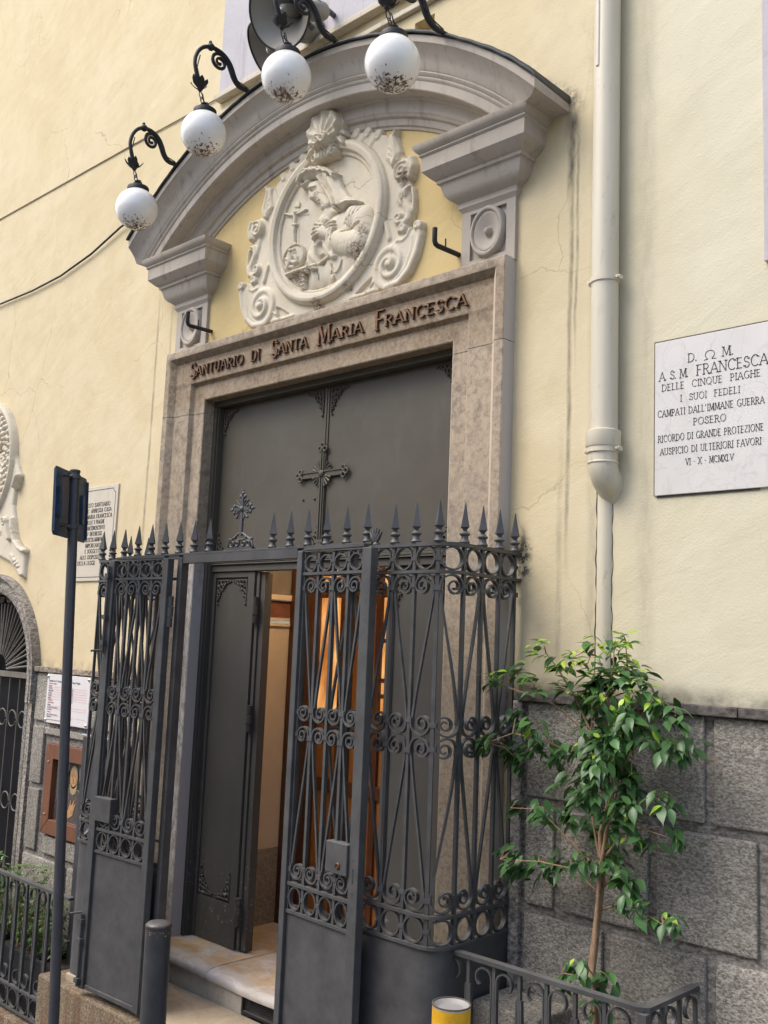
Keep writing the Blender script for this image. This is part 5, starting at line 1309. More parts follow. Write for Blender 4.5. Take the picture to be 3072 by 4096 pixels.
flat('painted_feature', [el(fx - .015, fz + .022, .009, .003, 10), el(fx + .016, fz + .022, .009, .003, 10), el(fx - .015, fz + .032, .011, .002, 10), el(fx + .016, fz + .032, .011, .002, 10), [(fx - .002, fz + .018), (fx - .004, fz - .008), (fx + .003, fz - .008)], [(fx - .007, fz - .021), (fx, fz - .019), (fx + .007, fz - .021), (fx, fz - .0235)]], simple('portrait_brown_line', (.16, .06, .03), .5, .1), -.0090)
cab = thing('metal_cabinet', (-5.7, -.15, .4), 'narrow dark grey metal cabinet standing behind the left railing beside the framed painting', 'cabinet')
mb = MB(); mb.box(-5.865, -5.56, -.20, -.05, -.60, .955); mb.build('body', M['navy'], cab, bevel=.004)
mb = MB(); mb.box(-5.873, -5.55, -.207, -.045, .956, .972); mb.build('lid', M['chrome'], cab, bevel=.004)

# ================================================================== GLOBE LAMPS
def v_in(mb, fn, pts, r, n=8): mb.tube([fn(*p) for p in pts], r, n)
lamps = [((-5.158, 4.548), (-.529, 4.164), 'white globe lamp hanging lowest, over the left end of the curved pediment'),
         ((-4.455, 4.777), (-.566, 4.394), 'second white globe lamp from the left end of the curved pediment'),
         ((-3.709, 4.778), (-.602, 4.427), 'white globe lamp hanging just below the big loudspeaker horn'),
         ((-2.944, 4.500), (-.619, 4.186), 'white globe lamp nearest the small socket recess above the pediment')]
for n_, ((xb, zb), (yg, zg), lab) in enumerate(lamps):
    L = thing('globe_lamp', (xb, -.27, zb), lab, 'lamp', 'globe lamps along the pediment')
    ky = (yg + .27) / -.259
    dzg = zb - zg - .384
    def f(y, z, x=0.0): return (xb + x, -.27 + (y + .27) * ky, zb + (z - 4.548) - dzg * max(0.0, min(1.0, (-.45 - y) / .10)) * .0)
    zt = lambda z: z
    lift = zg - (zb - .384)          # how much higher this globe hangs than in the first lamp
    def g(y, z, x=0.0):
        t = max(0.0, min(1.0, (4.66 - z) / .2)) if y < -.5 else 0.0
        return (xb + x, -.27 + (y + .27) * ky, zb + (z - 4.548) + lift * t)
    mb = MB()
    arm = [(-.262, 4.552), (-.30, 4.546), (-.339, 4.550), (-.368, 4.578), (-.388, 4.618), (-.408, 4.652), (-.440, 4.680), (-.480, 4.692), (-.520, 4.690), (-.560, 4.668), (-.588, 4.632), (-.603, 4.590), (-.606, 4.550), (-.598, 4.510), (-.586, 4.470), (-.572, 4.435)]
    # smooth it
    P = [Vector(g(*a)) for a in arm]; Q = []
    for i in range(len(P) - 1):
        for k in range(3):
            t = k / 3; a, b, c, d = P[max(i - 1, 0)], P[i], P[i + 1], P[min(i + 2, len(P) - 1)]
            Q.append(.5 * ((2 * b) + (c - a) * t + (2 * a - 5 * b + 4 * c - d) * t * t + (3 * b - a - 3 * c + d) * t ** 3))
    Q.append(P[-1])
    mb.tube(Q, [.011 + .007 * math.exp(-((i - 12) / 9.0) ** 2) for i in range(len(Q))], 10)
    sp = spiral(-.462, 4.628, .050, .010, 75, 1.6, 40)
    mb.tube([g(y, z) for y, z in [(-.425, 4.665), (-.438, 4.672)] + sp], [.010] * 30 + [.008] * 13, 8)
    mb.ball(g(*sp[-1]), .011, 8)
    mb.ball(g(-.520, 4.690), .022, 10); mb.ball(g(-.524, 4.716), .010, 8)
    mb.tube([g(-.586, 4.60, .012), g(-.60, 4.52, .014), g(-.575, 4.45, .012)], .0035, 5); mb.tube([g(-.40, 4.60, .016), g(-.35, 4.565, .014), g(-.29, 4.556, .012)], .0035, 5)
    armo = mb.build('bracket_arm', M['iron_black'], L, 60)
    mb = MB(); lc = Vector(g(-.566, 4.425))
    for k in range(8):
        a = 2 * PI * k / 8 + .3
        d = Vector((math.cos(a), math.sin(a), 0)); s_ = Vector((-d.y, d.x, 0))
        sc = rng.uniform(.75, 1.15) * (.4 if k in (n_ % 8, (n_ * 3 + 2) % 8) else 1)
        secs = []
        for t, wd, up_ in ((0, .006, -.010), (.018, .014, -.008), (.036, .017, .006), (.052, .013, .024), (.058, .004, .036)):
            c = lc + d * t * sc + Vector((0, 0, up_ * sc))
            jj = rng.uniform(.8, 1.2)
            secs.append([c + s_ * wd * jj, c + Vector((0, 0, .004)), c - s_ * wd * jj, c - Vector((0, 0, .004))])
        mb.sections(secs)
    mb.lathe([(.010, .02), (.018, 0), (.016, -.016), (.008, -.028)], lc, (0, 0, 1), 12)
    mb.build('leaf_collar', M['iron_black'], armo, 60)
    mb = MB(); top = Vector((xb, yg, zg + .127)); a0 = lc - Vector((0, 0, .028))
    mid = (a0 + top) / 2 + Vector((0, 0, .01))
    ax = (a0 - top)
    for c0, perp in ((a0 - ax * .18, Vector((1, 0, 0))), (a0 - ax * .46, Vector((0, 1, 0)))):
        mb.tube([c0 + ax.normalized() * .022 * math.cos(j * PI / 7) + perp * .011 * math.sin(j * PI / 7) for j in range(14)], .0028, 6, loop=True)
    mb.tube([a0 - ax * .52, top + Vector((0, 0, .045))], .003, 6)
    mb.tube([a0, a0 + Vector((.03, 0, -.03)), a0 + Vector((.045, 0, -.075)), top + Vector((.03, 0, .022))], .0032, 6)
    mb.build('hanging_chain', M['iron_black'], L, 60)
    mb = MB(); mb.lathe([(.012, .055), (.015, .048), (.010, .040), (.012, .032), (.032, .026), (.038, .018), (.040, .014), (.062, .012), (.065, .006), (.065, -.014), (.060, -.018)], top, (0, 0, 1), 28); 
    for k in range(4): mb.tube([top + Vector((.016 * math.cos(k * PI / 2), .016 * math.sin(k * PI / 2), .05)), top + Vector((.030 * math.cos(k * PI / 2), .030 * math.sin(k * PI / 2), .03)), top + Vector((.026 * math.cos(k * PI / 2), .026 * math.sin(k * PI / 2), .02))], .005, 6)
    mb.build('gallery_cap', M['iron_black'], L, 40)
    mb = MB(); RG = .1265
    prof_ = [(.058, .118), (.062, .112)] + [(RG * math.sin(a), RG * math.cos(a)) for a in [R(29 + (151) * i / 22) for i in range(23)]]
    mb.lathe(prof_, (0, 0, 0), (0, 0, 1), 40, cap=False)
    go = mb.build('globe', M['globe'], None, 60)
    go.parent = L; go.location = Vector((xb, yg, zg)) - L.location; go.rotation_euler = (0, 0, n_ * 1.3)
# ================================================================== LOUDSPEAKERS
def horn(c, d, rad, lab, arms):
    c = Vector(c); d = Vector(d).normalized()
    t = thing('horn_loudspeaker', c, lab, 'loudspeaker')
    pr = [(.030, -.26), (.034, -.20), (.050, -.15), (rad * .42, -.10), (rad * .66, -.055), (rad * .86, -.022), (rad * .97, -.004), (rad * 1.0, .0)]
    mb = MB(); mb.lathe(pr, c, d, 44, cap=False); mb.lathe([(r + .004, z - .003) for r, z in reversed(pr)], c, d, 44, cap=False)
    b = mb.build('horn_bell', M['horn'], t, 60, fix=False)
    mb = MB(); ring = []
    a = Vector((0, 0, 1)); u = d.cross(a).normalized(); v = d.cross(u)
    mb.tube([c + (u * math.cos(2 * PI * j / 48) + v * math.sin(2 * PI * j / 48)) * rad for j in range(48)], .006, 6, loop=True); mb.build('horn_rim', M['horn_rim'], t, 60)
    mb = MB(); mb.lathe([(.030, -.19), (.033, -.10), (.030, -.035), (.024, -.028), (.018, -.024)], c, d, 24); mb.build('reflector_cone', M['horn'], t, 40)
    mb = MB(); mb.lathe([(.012, -.026), (.012, -.020), (.004, -.018)], c, d, 16); mb.build('centre_bolt', M['chrome'], t, 40)
    mb = MB(); mb.lathe([(.05, -.40), (.055, -.38), (.055, -.27), (.045, -.25)], c, d, 24); mb.build('driver', M['horn'], t, 40)
    mb = MB()
    for p, q in arms: mb.tube([p, q], .016, 10)
    mb.build('mounting_arm', M['iron'], t, 60)
    return t
horn((-3.93, -.50, 4.945), (.12, -.87, -.48), .200, 'large dark horn loudspeaker above the third globe lamp', [((-4.03, .0, 5.20), (-3.94, -.22, 5.14)), ((-4.21, .0, 5.195), (-4.02, -.22, 5.05))])
horn((-4.295, -.30, 4.945), (-.40, -.70, -.60), .165, 'smaller horn loudspeaker tucked behind the large one against the lilac band', [((-4.30, .0, 5.17), (-4.14, -.16, 5.10))])

# ================================================================== DOWNPIPE
dp = thing('downpipe', (-2.183, 0, 1.45), 'cream painted downpipe on the yellow wall, its lower length set into the plaster', 'downpipe')
mb = MB(); mb.tube([(-2.183 + .004 * math.sin(z), -.060, z) for z in (2.50, 3.0, 3.6, 4.2, 5.0, 7.5)], .057, 28); mb.tube([(-2.197, -.113, 4.12), (-2.197, -.113, 7)], .010, 6)
mb.build('pipe', M['pvc'], dp, 60)
mb = MB(); mb.lathe([(.058, 2.520), (.066, 2.518), (.072, 2.514), (.073, 2.452), (.070, 2.447), (.060, 2.446)], (-2.183, -.060, 0), (0, 0, 1), 32); mb.build('socket', M['pvc'], dp, 40)
mb = MB(); path = [(-2.183, -.060, 2.46), (-2.183, -.060, 2.385)]; rr = [.061, .061]
for i in range(1, 9):
    a = R(62) * i / 8; path.append((-2.183, -.060 + .085 * (1 - math.cos(a)), 2.385 - .085 * math.sin(a))); rr.append(.061)
path.append((-2.185, .035, 2.25)); rr.append(.050)
mb.tube(path, rr, 28); mb.lathe([(.0615, 2.388), (.064, 2.386), (.064, 2.380), (.0615, 2.378)], (-2.183, -.060, 0), (0, 0, 1), 32); mb.build('bend', M['pvc'], dp, 60)
for z in (3.165, 2.437, 5.9):
    mb = MB(); r0 = .061 if z > 2.5 else .066
    mb.lathe([(r0 - .002, z - .013), (r0 + .002, z - .012), (r0 + .002, z + .012), (r0 - .002, z + .013)], (-2.183, -.060, 0), (0, 0, 1), 32)
    for s_ in (1, -1): mb.box(-2.183 + s_ * (r0 + .006) - .010, -2.183 + s_ * (r0 + .006) + .010, -.074, -.046, z - .009, z + .009); mb.lathe([(.006, 0), (.006, .01)], (-2.183 + s_ * (r0 + .008), -.074, z), (0, -1, 0), 8)
    mb.build('pipe_clamp', M['pvc'], dp, 40)
mb = MB(); mb.tube([(-2.208, .014, z) for z in (1.438, 1.8, 2.1, 2.30)], .038, 20); mb.build('lower_pipe', M['pvc'], dp, 60)
mb = MB()
for s_ in (1, -1):
    pts = [(-2.208 + s_ * (.0375 + .002 * math.sin(z * 23) + .002 * math.sin(z * 61 + s_)), z) for z in [1.44 + .86 * i / 40 for i in range(41)]]
    polystrip(mb, pts, .005 if s_ < 0 else .003, lambda a, b, q: (a, -.0014 + .002 * q, b))
mb.build('gap_crack', M['ink'], dp)

# ================================================================== EMPTY HOLDERS AND CABLES
for xb, lab in ((-5.045, 'black L-shaped iron holder with a thin pin in front of the left rosette'), (-3.040, 'black L-shaped iron holder with a thin pin beside the right rosette')):
    t = thing('iron_holder', (xb, 0, 3.512), lab, 'bracket')
    mb = MB(); mb.tube([(xb, .01, 3.512), (xb, -.165, 3.506), (xb, -.178, 3.510), (xb, -.186, 3.523), (xb, -.187, 3.588)], .0125, 12); mb.build('holder_arm', M['iron_black'], t, 60)
    mb = MB(); mb.tube([(xb, -.105, 3.508), (xb, -.107, 3.560)], .0038, 6); mb.build('pin', M['iron_black'], t)
mb = MB(); mb.tube([(-14, -.006, 5.17), (-8.6, -.006, 5.142), (-7.2, -.006, 5.132), (-6.2, -.006, 5.125), (-5.12, -.008, 5.105)], .0045, 6)
tag(mb.build('wall_cable', M['cable_brown'], None, 60), 'thin taut brown cable running along the upper wall to the window ledge', 'cable')
mb = MB(); mb.tube([(-14, -.02, 4.45), (-10.5, -.02, 4.34), (-8.6, -.02, 4.335), (-8.05, -.02, 4.330), (-7.5, -.02, 4.320), (-7.05, -.02, 4.338), (-6.6, -.02, 4.405), (-6.2, -.025, 4.505), (-5.85, -.05, 4.53), (-5.56, -.12, 4.37)], .0078, 8)
tag(mb.build('wall_cable', M['cable'], None, 60), 'sagging black cable crossing the left wall to the end of the curved pediment', 'cable')

# ================================================================== WROUGHT IRON
class Path:
    """plan curve the ironwork is bent along; position by arc length, outside on the left of travel"""
    def __init__(s, pts):
        s.p = [Vector((a, b)) for a, b in pts]; s.L = [0.0]
        for a, b in zip(s.p[:-1], s.p[1:]): s.L.append(s.L[-1] + (b - a).length)
        s.len = s.L[-1]
    def at(s, d):
        i = 0
        while i < len(s.L) - 2 and d > s.L[i + 1]: i += 1
        a, b = s.p[i], s.p[i + 1]; u = (b - a).normalized()
        q = a + u * (d - s.L[i]); return q, Vector((u.y, -u.x))
    def P(s, d, z, o):           # o: offset towards the street
        q, n = s.at(d); return Vector((q.x + n.x * o, q.y + n.y * o, z))
def bar(mb, path, pts, t, dep, off=0.0):
    """flat bar following (d, z) points, t thick in the plane, dep deep across it"""
    n = len(pts); secs = []
    for i in range(n):
        a = Vector(pts[max(i - 1, 0)]); b = Vector(pts[min(i + 1, n - 1)]); u = b - a
        u = u.normalized() if u.length > 1e-9 else Vector((0, 1)); nn = Vector((-u.y, u.x)) * t / 2
        d, z = pts[i]
        secs.append([path.P(d + nn.x, z + nn.y, off + dep / 2), path.P(d - nn.x, z - nn.y, off + dep / 2), path.P(d - nn.x, z - nn.y, off - dep / 2), path.P(d + nn.x, z + nn.y, off - dep / 2)])
    mb.sections(secs)
def collar_(mb, path, d, z, w_, dep, h=.013): 
    mb.sections([[path.P(d - w_ / 2, zz, dep / 2), path.P(d + w_ / 2, zz, dep / 2), path.P(d + w_ / 2, zz, -dep / 2), path.P(d - w_ / 2, zz, -dep / 2)] for zz in (z - h, z + h)])
def cscroll(dA, dB, zc, up, gap=.0095):
    """starts as a stem beside A, bows over and curls up beside B; up=+1 bow at the top, -1 bow at the bottom"""
    sgn = 1 if dB > dA else -1; w_ = abs(dB - dA) - 2 * gap; c = (dA + dB) / 2; r = w_ / 2 - .0035
    pts = [(-r, -.026), (-r, -.008)]
    for i in range(13): a = PI - PI * i / 12; pts.append((r * math.cos(a), r * .92 * math.sin(a)))
    N = 30
    for i in range(1, N + 1):
        t = i / N; a = -2 * PI * 1.42 * t; rr = (r * .62) * (1 - t) ** .9 + .006 + .0 * t
        ccx = r - (r * .62 + .006)
        pts.append((ccx + rr * math.cos(a), rr * math.sin(a) - .004 * t))
    return [(c + sgn * x, zc + up * y) for x, y in pts]
def spike(path, d, z, par, sc=1.0):
    q, n = path.at(d); mb = MB(); ang = math.atan2(n.y, n.x)
    s_ = sc * 1.0
    mb.lathe([(.020 * s_, 0), (.023 * s_, .006 * s_), (.019 * s_, .012 * s_), (.0155 * s_, .018 * s_), (.0145 * s_, .030 * s_), (.022 * s_, .036 * s_), (.0225 * s_, .041 * s_), (.015 * s_, .046 * s_), (.011 * s_, .052 * s_)], (q.x, q.y, z), (0, 0, 1), 14)
    secs = []
    for h, r in ((.050, .010), (.056, .011), (.064, .017), (.068, .0245), (.075, .0225), (.110, .0145), (.150, .0065), (.168, .0030), (.174, .0008)):
        secs.append([(q.x + r * s_ * math.cos(ang + k * PI / 2), q.y + r * s_ * math.sin(ang + k * PI / 2), z + h * s_) for k in range(4)])
    mb.sections(secs); return mb.build('spike', M['iron'], par, 30)
ZT, ZR2, ZL1, ZL2 = 2.026, 1.912, .562, .447      # rails: top, below the upper rings, above and below the lower rings
def ironwork(par, path, ds, A0, skip_diag_ends=False, first=0.0, last=None, cells=None, off=0.0):
    """ds: stations of the uprights; A0: index parity of the uprights whose stays meet at the top and bottom"""
    n = len(ds)
    for i, d in enumerate(ds):
        mb = MB(); isA = (i % 2 == A0)
        bar(mb, path, [(d, ZL2), (d, ZT)], .0155, .0155)
        for z in ((1.966, .505) if True else ()): collar_(mb, path, d, z, .026, .022, .0075)
        if isA:
            collar_(mb, path, d, 1.846, .032, .024, .010); collar_(mb, path, d, .622, .032, .024, .010)
            collar_(mb, path, d, 1.296, .027, .023, .009); collar_(mb, path, d, 1.200, .027, .023, .009)
        else:
            collar_(mb, path, d, 1.308, .034, .024, .010); collar_(mb, path, d, 1.188, .034, .024, .010)
            collar_(mb, path, d, 1.856, .027, .023, .009); collar_(mb, path, d, .634, .027, .023, .009)
        mb.build('upright', M['iron'], par)
    for i in range(n - 1):
        a, b = ds[i], ds[i + 1]; A, Bq = (a, b) if i % 2 == A0 else (b, a)
        sg = 1 if Bq > A else -1; c = (a + b) / 2; w_ = abs(b - a) / 2 - .0085
        for zc, hz in (((ZT + ZR2) / 2 - .0, (ZT - ZR2) / 2 - .011), ((ZL1 + ZL2) / 2, (ZL1 - ZL2) / 2 - .011)):
            mb = MB(); N = 22; secs = []
            for j in range(N):
                t = 2 * PI * j / N; u, v = math.cos(t), math.sin(t)
                secs.append([path.P(c + u * (w_ - k), zc + v * (hz + .004 - k), o) for k, o in ((0, .010), (.0068, .010), (.0068, -.010), (0, -.010))])
            mb.sections(secs, loop=True); mb.build('ring', M['iron'], par, 50)
        for pts in (cscroll(A, Bq, 1.856, 1), cscroll(Bq, A, 1.296, -1), cscroll(Bq, A, 1.200, 1), cscroll(A, Bq, .622, -1)):
            mb = MB(); bar(mb, path, pts, .0072, .020); mb.build('scroll', M['iron'], par, 50)
        for p0, p1 in (((A + sg * .011, 1.855), (Bq - sg * .013, 1.300)), ((Bq - sg * .013, 1.196), (A + sg * .011, .612))):
            mb = MB(); N = 8
            bar(mb, path, [(p0[0] + (p1[0] - p0[0]) * (3 * t * t - 2 * t ** 3) * .25 + (p1[0] - p0[0]) * t * .75, p0[1] + (p1[1] - p0[1]) * t) for t in [k / N for k in range(N + 1)]], .0098, .012)
            mb.build('stay', M['iron'], par)
def rails(par, path, d0, d1, step=.02, dep=.030, zz=(ZT, ZR2, ZL1, ZL2)):
    ds = [d0 + (d1 - d0) * i / max(1, int((d1 - d0) / step)) for i in range(int((d1 - d0) / step) + 1)]
    for z in zz:
        mb = MB(); h = .008 if z == ZT else .0065
        mb.sections([[path.P(d, z + h, dep / 2), path.P(d, z - h, dep / 2), path.P(d, z - h, -dep / 2), path.P(d, z + h, -dep / 2)] for d in ds]); mb.build('rail', M['iron'], par, 40)
def arcpts(cx, cy, r, a0, a1, n=8): return [(cx + r * math.cos(R(a0 + (a1 - a0) * i / n)), cy + r * math.sin(R(a0 + (a1 - a0) * i / n))) for i in range(n + 1)]
YF = -.505
# right-hand screen: from the gate post along the front, round the corner and back to the wall
pathR = Path([(-3.480, YF)] + arcpts(-2.708, YF + .085, .085, -90, 0) + [(-2.626, -.20), (-2.640, .012)])
# left-hand screen, mirrored about the middle of the gate; travel reversed so that the street stays on the same side
pathL = Path([(-5.335, .012), (-5.345, -.20)] + arcpts(-5.260, YF + .085, .085, 180, 270) + [(-4.480, YF)])
def screen(path, lab, from_wall_end, spike_skip, wall_d):
    q, n = path.at(path.len / 2)
    t = thing('iron_railing', (q.x, q.y, -.30), lab, 'railing', 'railing screens either side of the gate')
    sp_ = .1215
    if from_wall_end: ds = sorted([path.len - .050 - sp_ * k for k in range(10)])
    else: ds = [.050 + sp_ * k for k in range(10)]
    A0 = (len(ds) - 1) % 2 if from_wall_end else 0
    ironwork(t, path, ds, A0); rails(t, path, 0.0, path.len)
    for i, d in enumerate(ds):
        if i not in spike_skip: spike(path, d, ZT + .008, t)
    N = 40; secs = []
    for i in range(N + 1):
        d = path.len * i / N; secs.append([path.P(d, ZL2 - .0065, .004), path.P(d, -.325, .004), path.P(d, -.325, -.004), path.P(d, ZL2 - .0065, -.004)])
    mb = MB(); mb.sections(secs); mb.build('sheet_panel', M['sheet'], t, 40)
    mb = MB(); e = 0.0 if from_wall_end else path.len
    x = path.at(e)[0].x; x += -.020 if from_wall_end else .020
    mb.box(x - .020, x + .020, YF - .022, YF + .024, -.33, ZT - .001); mb.build('post', M['iron'], t, bevel=.002)
    return t, ds
scR, dsR = screen(pathR, 'curved wrought-iron railing with spikes on the right, beside the ficus', True, (0, 1, 2), 0)
scL, dsL = screen(pathL, 'curved wrought-iron railing with spikes on the left, beside the framed painting', False, (7, 8, 9), 0)
# a palmette at the joint on the right-hand top rail
mb = MB(); pc = Vector((-3.030, YF, ZT + .008))
for k in range(5):
    a = R(90 + (k - 2) * 22); mb.tube([pc + Vector((0, -.004, .010)), pc + Vector((.030 * math.cos(a), -.008, .010 + .030 * math.sin(a))), pc + Vector((.062 * math.cos(a) * .8, -.006, .012 + .062 * math.sin(a)))], [.005, .009, .004], 8)
mb.lathe([(.018, 0), (.018, .006), (.010, .012), (.006, .02)], pc, (0, 0, 1), 12); mb.build('palmette', M['iron'], scR, 60)

# overhead bar with spikes and the cross
ob = thing('gate_top_bar', (-4.0, YF, 2.04), 'straight iron bar over the gate opening with spikes and a small ornate cross', 'gate bar')
mb = MB(); mb.box(-5.02, -3.045, YF - .018, YF + .018, 2.036, 2.047); mb.build('flat_bar', M['iron'], ob, bevel=.001)
mb = MB(); mb.box(-4.435, -3.525, YF - .020, YF + .020, 1.992, 2.0345); mb.build('channel', M['iron'], ob, bevel=.001)
pathB = Path([(-5.1, YF), (-3.0, YF)])
for x in (-4.905, -4.772, -4.638, -4.505, -4.372, -4.239, -3.731, -3.603, -3.477, -3.350, -3.218, -3.088): spike(pathB, x + 5.1, 2.047, ob)
mb = MB(); cx, cz, y = -3.981, 2.047, YF
mb.box(cx - .110, cx + .110, y - .014, y + .014, cz, cz + .007); mb.box(cx - .098, cx + .098, y - .012, y + .012, cz + .008, cz + .014)
for s_ in (1, -1):
    mb.tube([(x, y, z) for x, z in spiral(cx + s_ * .066, cz + .034, .022, .006, 90, 1.4, 24, cw=s_ > 0)], .0062, 6)
    mb.tube([(x, y, z) for x, z in spiral(cx + s_ * .026, cz + .034, .017, .005, 90, 1.3, 20, cw=s_ < 0)], .0062, 6)
    mb.tube([(cx + s_ * .100, y, cz + .016), (cx + s_ * .085, y, cz + .050), (cx + s_ * .050, y, cz + .066), (cx + s_ * .02, y, cz + .082), (cx, y, cz + .088)], .0058, 6)
    mb.ball((cx + s_ * .046, y, cz + .064), .010, 8); mb.ball((cx + s_ * .086, y, cz + .054), .009, 8)
for k in range(4): mb.ball((cx + (-1.5 + k) * .012, y, cz + .052), .007, 8)
mb.build('cross_base', M['iron'], ob, 60)
mb = MB(); zc_ = 2.254
mb.box(cx - .0085, cx + .0085, y - .006, y + .006, cz + .07, 2.318); mb.box(cx - .062, cx + .062, y - .0057, y + .0057, zc_ - .0085, zc_ + .0085)
for dx, dz in ((-1, 0), (1, 0), (0, 1)):
    bx, bz = cx + dx * .062, zc_ + dz * .062
    for u, v in ((.018, 0), (.002, .016), (.002, -.016)):
        mb.ball((bx + dx * u - dz * v, y, bz + dz * u + dx * v), .0115, 10, (1, .6, 1))
    mb.ball((bx + dx * .034, y, bz + dz * .034), .005, 8)
for q in (45, 135, 225, 315):
    for da, L_ in ((-22, .046), (0, .060), (22, .046)):
        a = R(q + da); mb.tube([(cx + .014 * math.cos(a), y, zc_ + .014 * math.sin(a)), (cx + L_ * math.cos(a), y, zc_ + L_ * math.sin(a))], [.004, .0062], 6); mb.ball((cx + L_ * math.cos(a), y, zc_ + L_ * math.sin(a)), .0072, 6)
mb.lathe([(.016, 0), (.013, .006), (.002, .010)], (cx, y - .005, zc_), (0, -1, 0), 14)
mb.build('cross', M['iron'], ob, 60)

# the two leaves, thrown wide open against the screens
def leaf(hinge, free, lab, lockz, face_sign):
    h = Vector(hinge); f = Vector(free)
    pth = Path([hinge, free]) if free[0] > hinge[0] else Path([free, hinge])
    t = thing('gate_leaf', (hinge[0], hinge[1], -.25), lab, 'gate leaf', 'gate leaves')
    W = pth.len
    hin0 = free[0] > hinge[0]
    ZT2 = 2.004
    global ZT
    keep = ZT; ZT = ZT2
    # stiles
    a0, a1 = (.036, .058) if hin0 else (.058, .046)
    for nm, d0, d1 in (('stile', 0.0, a0), ('stile', W - a1, W)):
        mb = MB(); o0, o1 = -.018, .022
        mb.sections([[pth.P(d0, z, o1), pth.P(d1, z, o1), pth.P(d1, z, o0), pth.P(d0, z, o0)] for z in (-.262, ZT2 + .010)]); mb.build(nm, M['iron'], t, bevel=.003)
    inn0, inn1 = a0, W - a1
    st = (inn1 - inn0) / 4
    ds = [inn0 + st * i for i in range(5)]
    ironwork(t, pth, [ds[0] + .002, ds[1], ds[2], ds[3], ds[4] - .002], 0)
    rails(t, pth, inn0 + .0005, inn1 - .0005, .05, .028)
    mb = MB(); mb.sections([[pth.P(d, z, o) for d, z, o in ((inn0, ZL2 - .007, .004), (inn0, -.238, .004), (inn0, -.238, -.004), (inn0, ZL2 - .007, -.004))], [pth.P(d, z, o) for d, z, o in ((inn1, ZL2 - .007, .004), (inn1, -.238, .004), (inn1, -.238, -.004), (inn1, ZL2 - .007, -.004))]]); mb.build('sheet_panel', M['sheet'], t)
    mb = MB(); mb.sections([[pth.P(inn0, z, o) for z, o in ((-.240, .012), (-.262, .012), (-.262, -.010), (-.240, -.010))], [pth.P(inn1, z, o) for z, o in ((-.240, .012), (-.262, .012), (-.262, -.010), (-.240, -.010))]]); mb.build('bottom_rail', M['iron'], t, bevel=.002)
    # lock case on the free side
    d0, d1 = (W - a1 - .135, W - a1 - .0005) if hin0 else (a0 + .0005, a0 + .150)
    mb = MB(); mb.sections([[pth.P(d0, z, .034), pth.P(d1, z, .034), pth.P(d1, z, -.012), pth.P(d0, z, -.012)] for z in lockz]); lk = mb.build('lock_case', M['sheet'], t, bevel=.003)
    if hin0:
        c = pth.P(d1 - .052, lockz[0] + .034, .034); nrm = pth.at(.1)[1]
        mb = MB(); mb.lathe([(.014, 0), (.014, .004), (.010, .007), (.009, .004), (.001, .004)], c, (nrm.x, nrm.y, 0), 18); mb.build('keyhole', M['bronze'], lk, 40)
        mb = MB()
        for z0, z1 in ((.64, .70), (.73, .735), (.60, .606)): mb.sections([[pth.P(W - .030 - s_ * .004, z, .0225) for s_ in (1, -1)] + [pth.P(W - .030 + s_ * .004, z, .020) for s_ in (1, -1)] for z in (z0, z1)])
        mb.build('bolt_slot', M['ink'], t)
    ZT = keep
    hx = h.x
    for z in (1.735, .05):
        mb = MB()
        for k, dz in enumerate((.055, 0, -.055)): mb.tube([(hx, h.y + .010, z + dz - .026), (hx, h.y + .010, z + dz + .026)], .0165 if k != 1 else .018, 12)
        mb.build('hinge', M['iron'], t, 40)
    return t, pth
gr, pthR = leaf((-3.462, -.556), (-2.958, -.585), 'open wrought-iron gate leaf whose square lock case has a keyhole', (.665, .790), 1)
gl, pthL = leaf((-4.478, -.566), (-5.030, -.588), 'open wrought-iron gate leaf with sliding bolts, nearer the sign pole', (.610, .735), -1)
# sliding bolts of the left leaf: top and bottom of the outer stile
dd = .022
for z0, z1, h0, gz in ((1.50, 1.985, 1.515, (1.93, 1.70, 1.56)), (-.25, .115, .125, (.08, -.02, -.22))):
    mb = MB(); mb.tube([pthL.P(dd, z0, .033), pthL.P(dd, z1, .033)], .0085, 8)
    hx_ = pthL.P(dd, h0, .033); mb.tube([hx_, hx_ + Vector((-.012, -.03, 0)), hx_ + Vector((-.03, -.055, -.004))], .006, 8)
    for z in gz: mb.sections([[pthL.P(dd - .018, zz, .022), pthL.P(dd + .018, zz, .022), pthL.P(dd + .016, zz, .046), pthL.P(dd - .016, zz, .046)] for zz in (z - .012, z + .012)])
    mb.build('sliding_bolt', M['iron'], gl, 40)

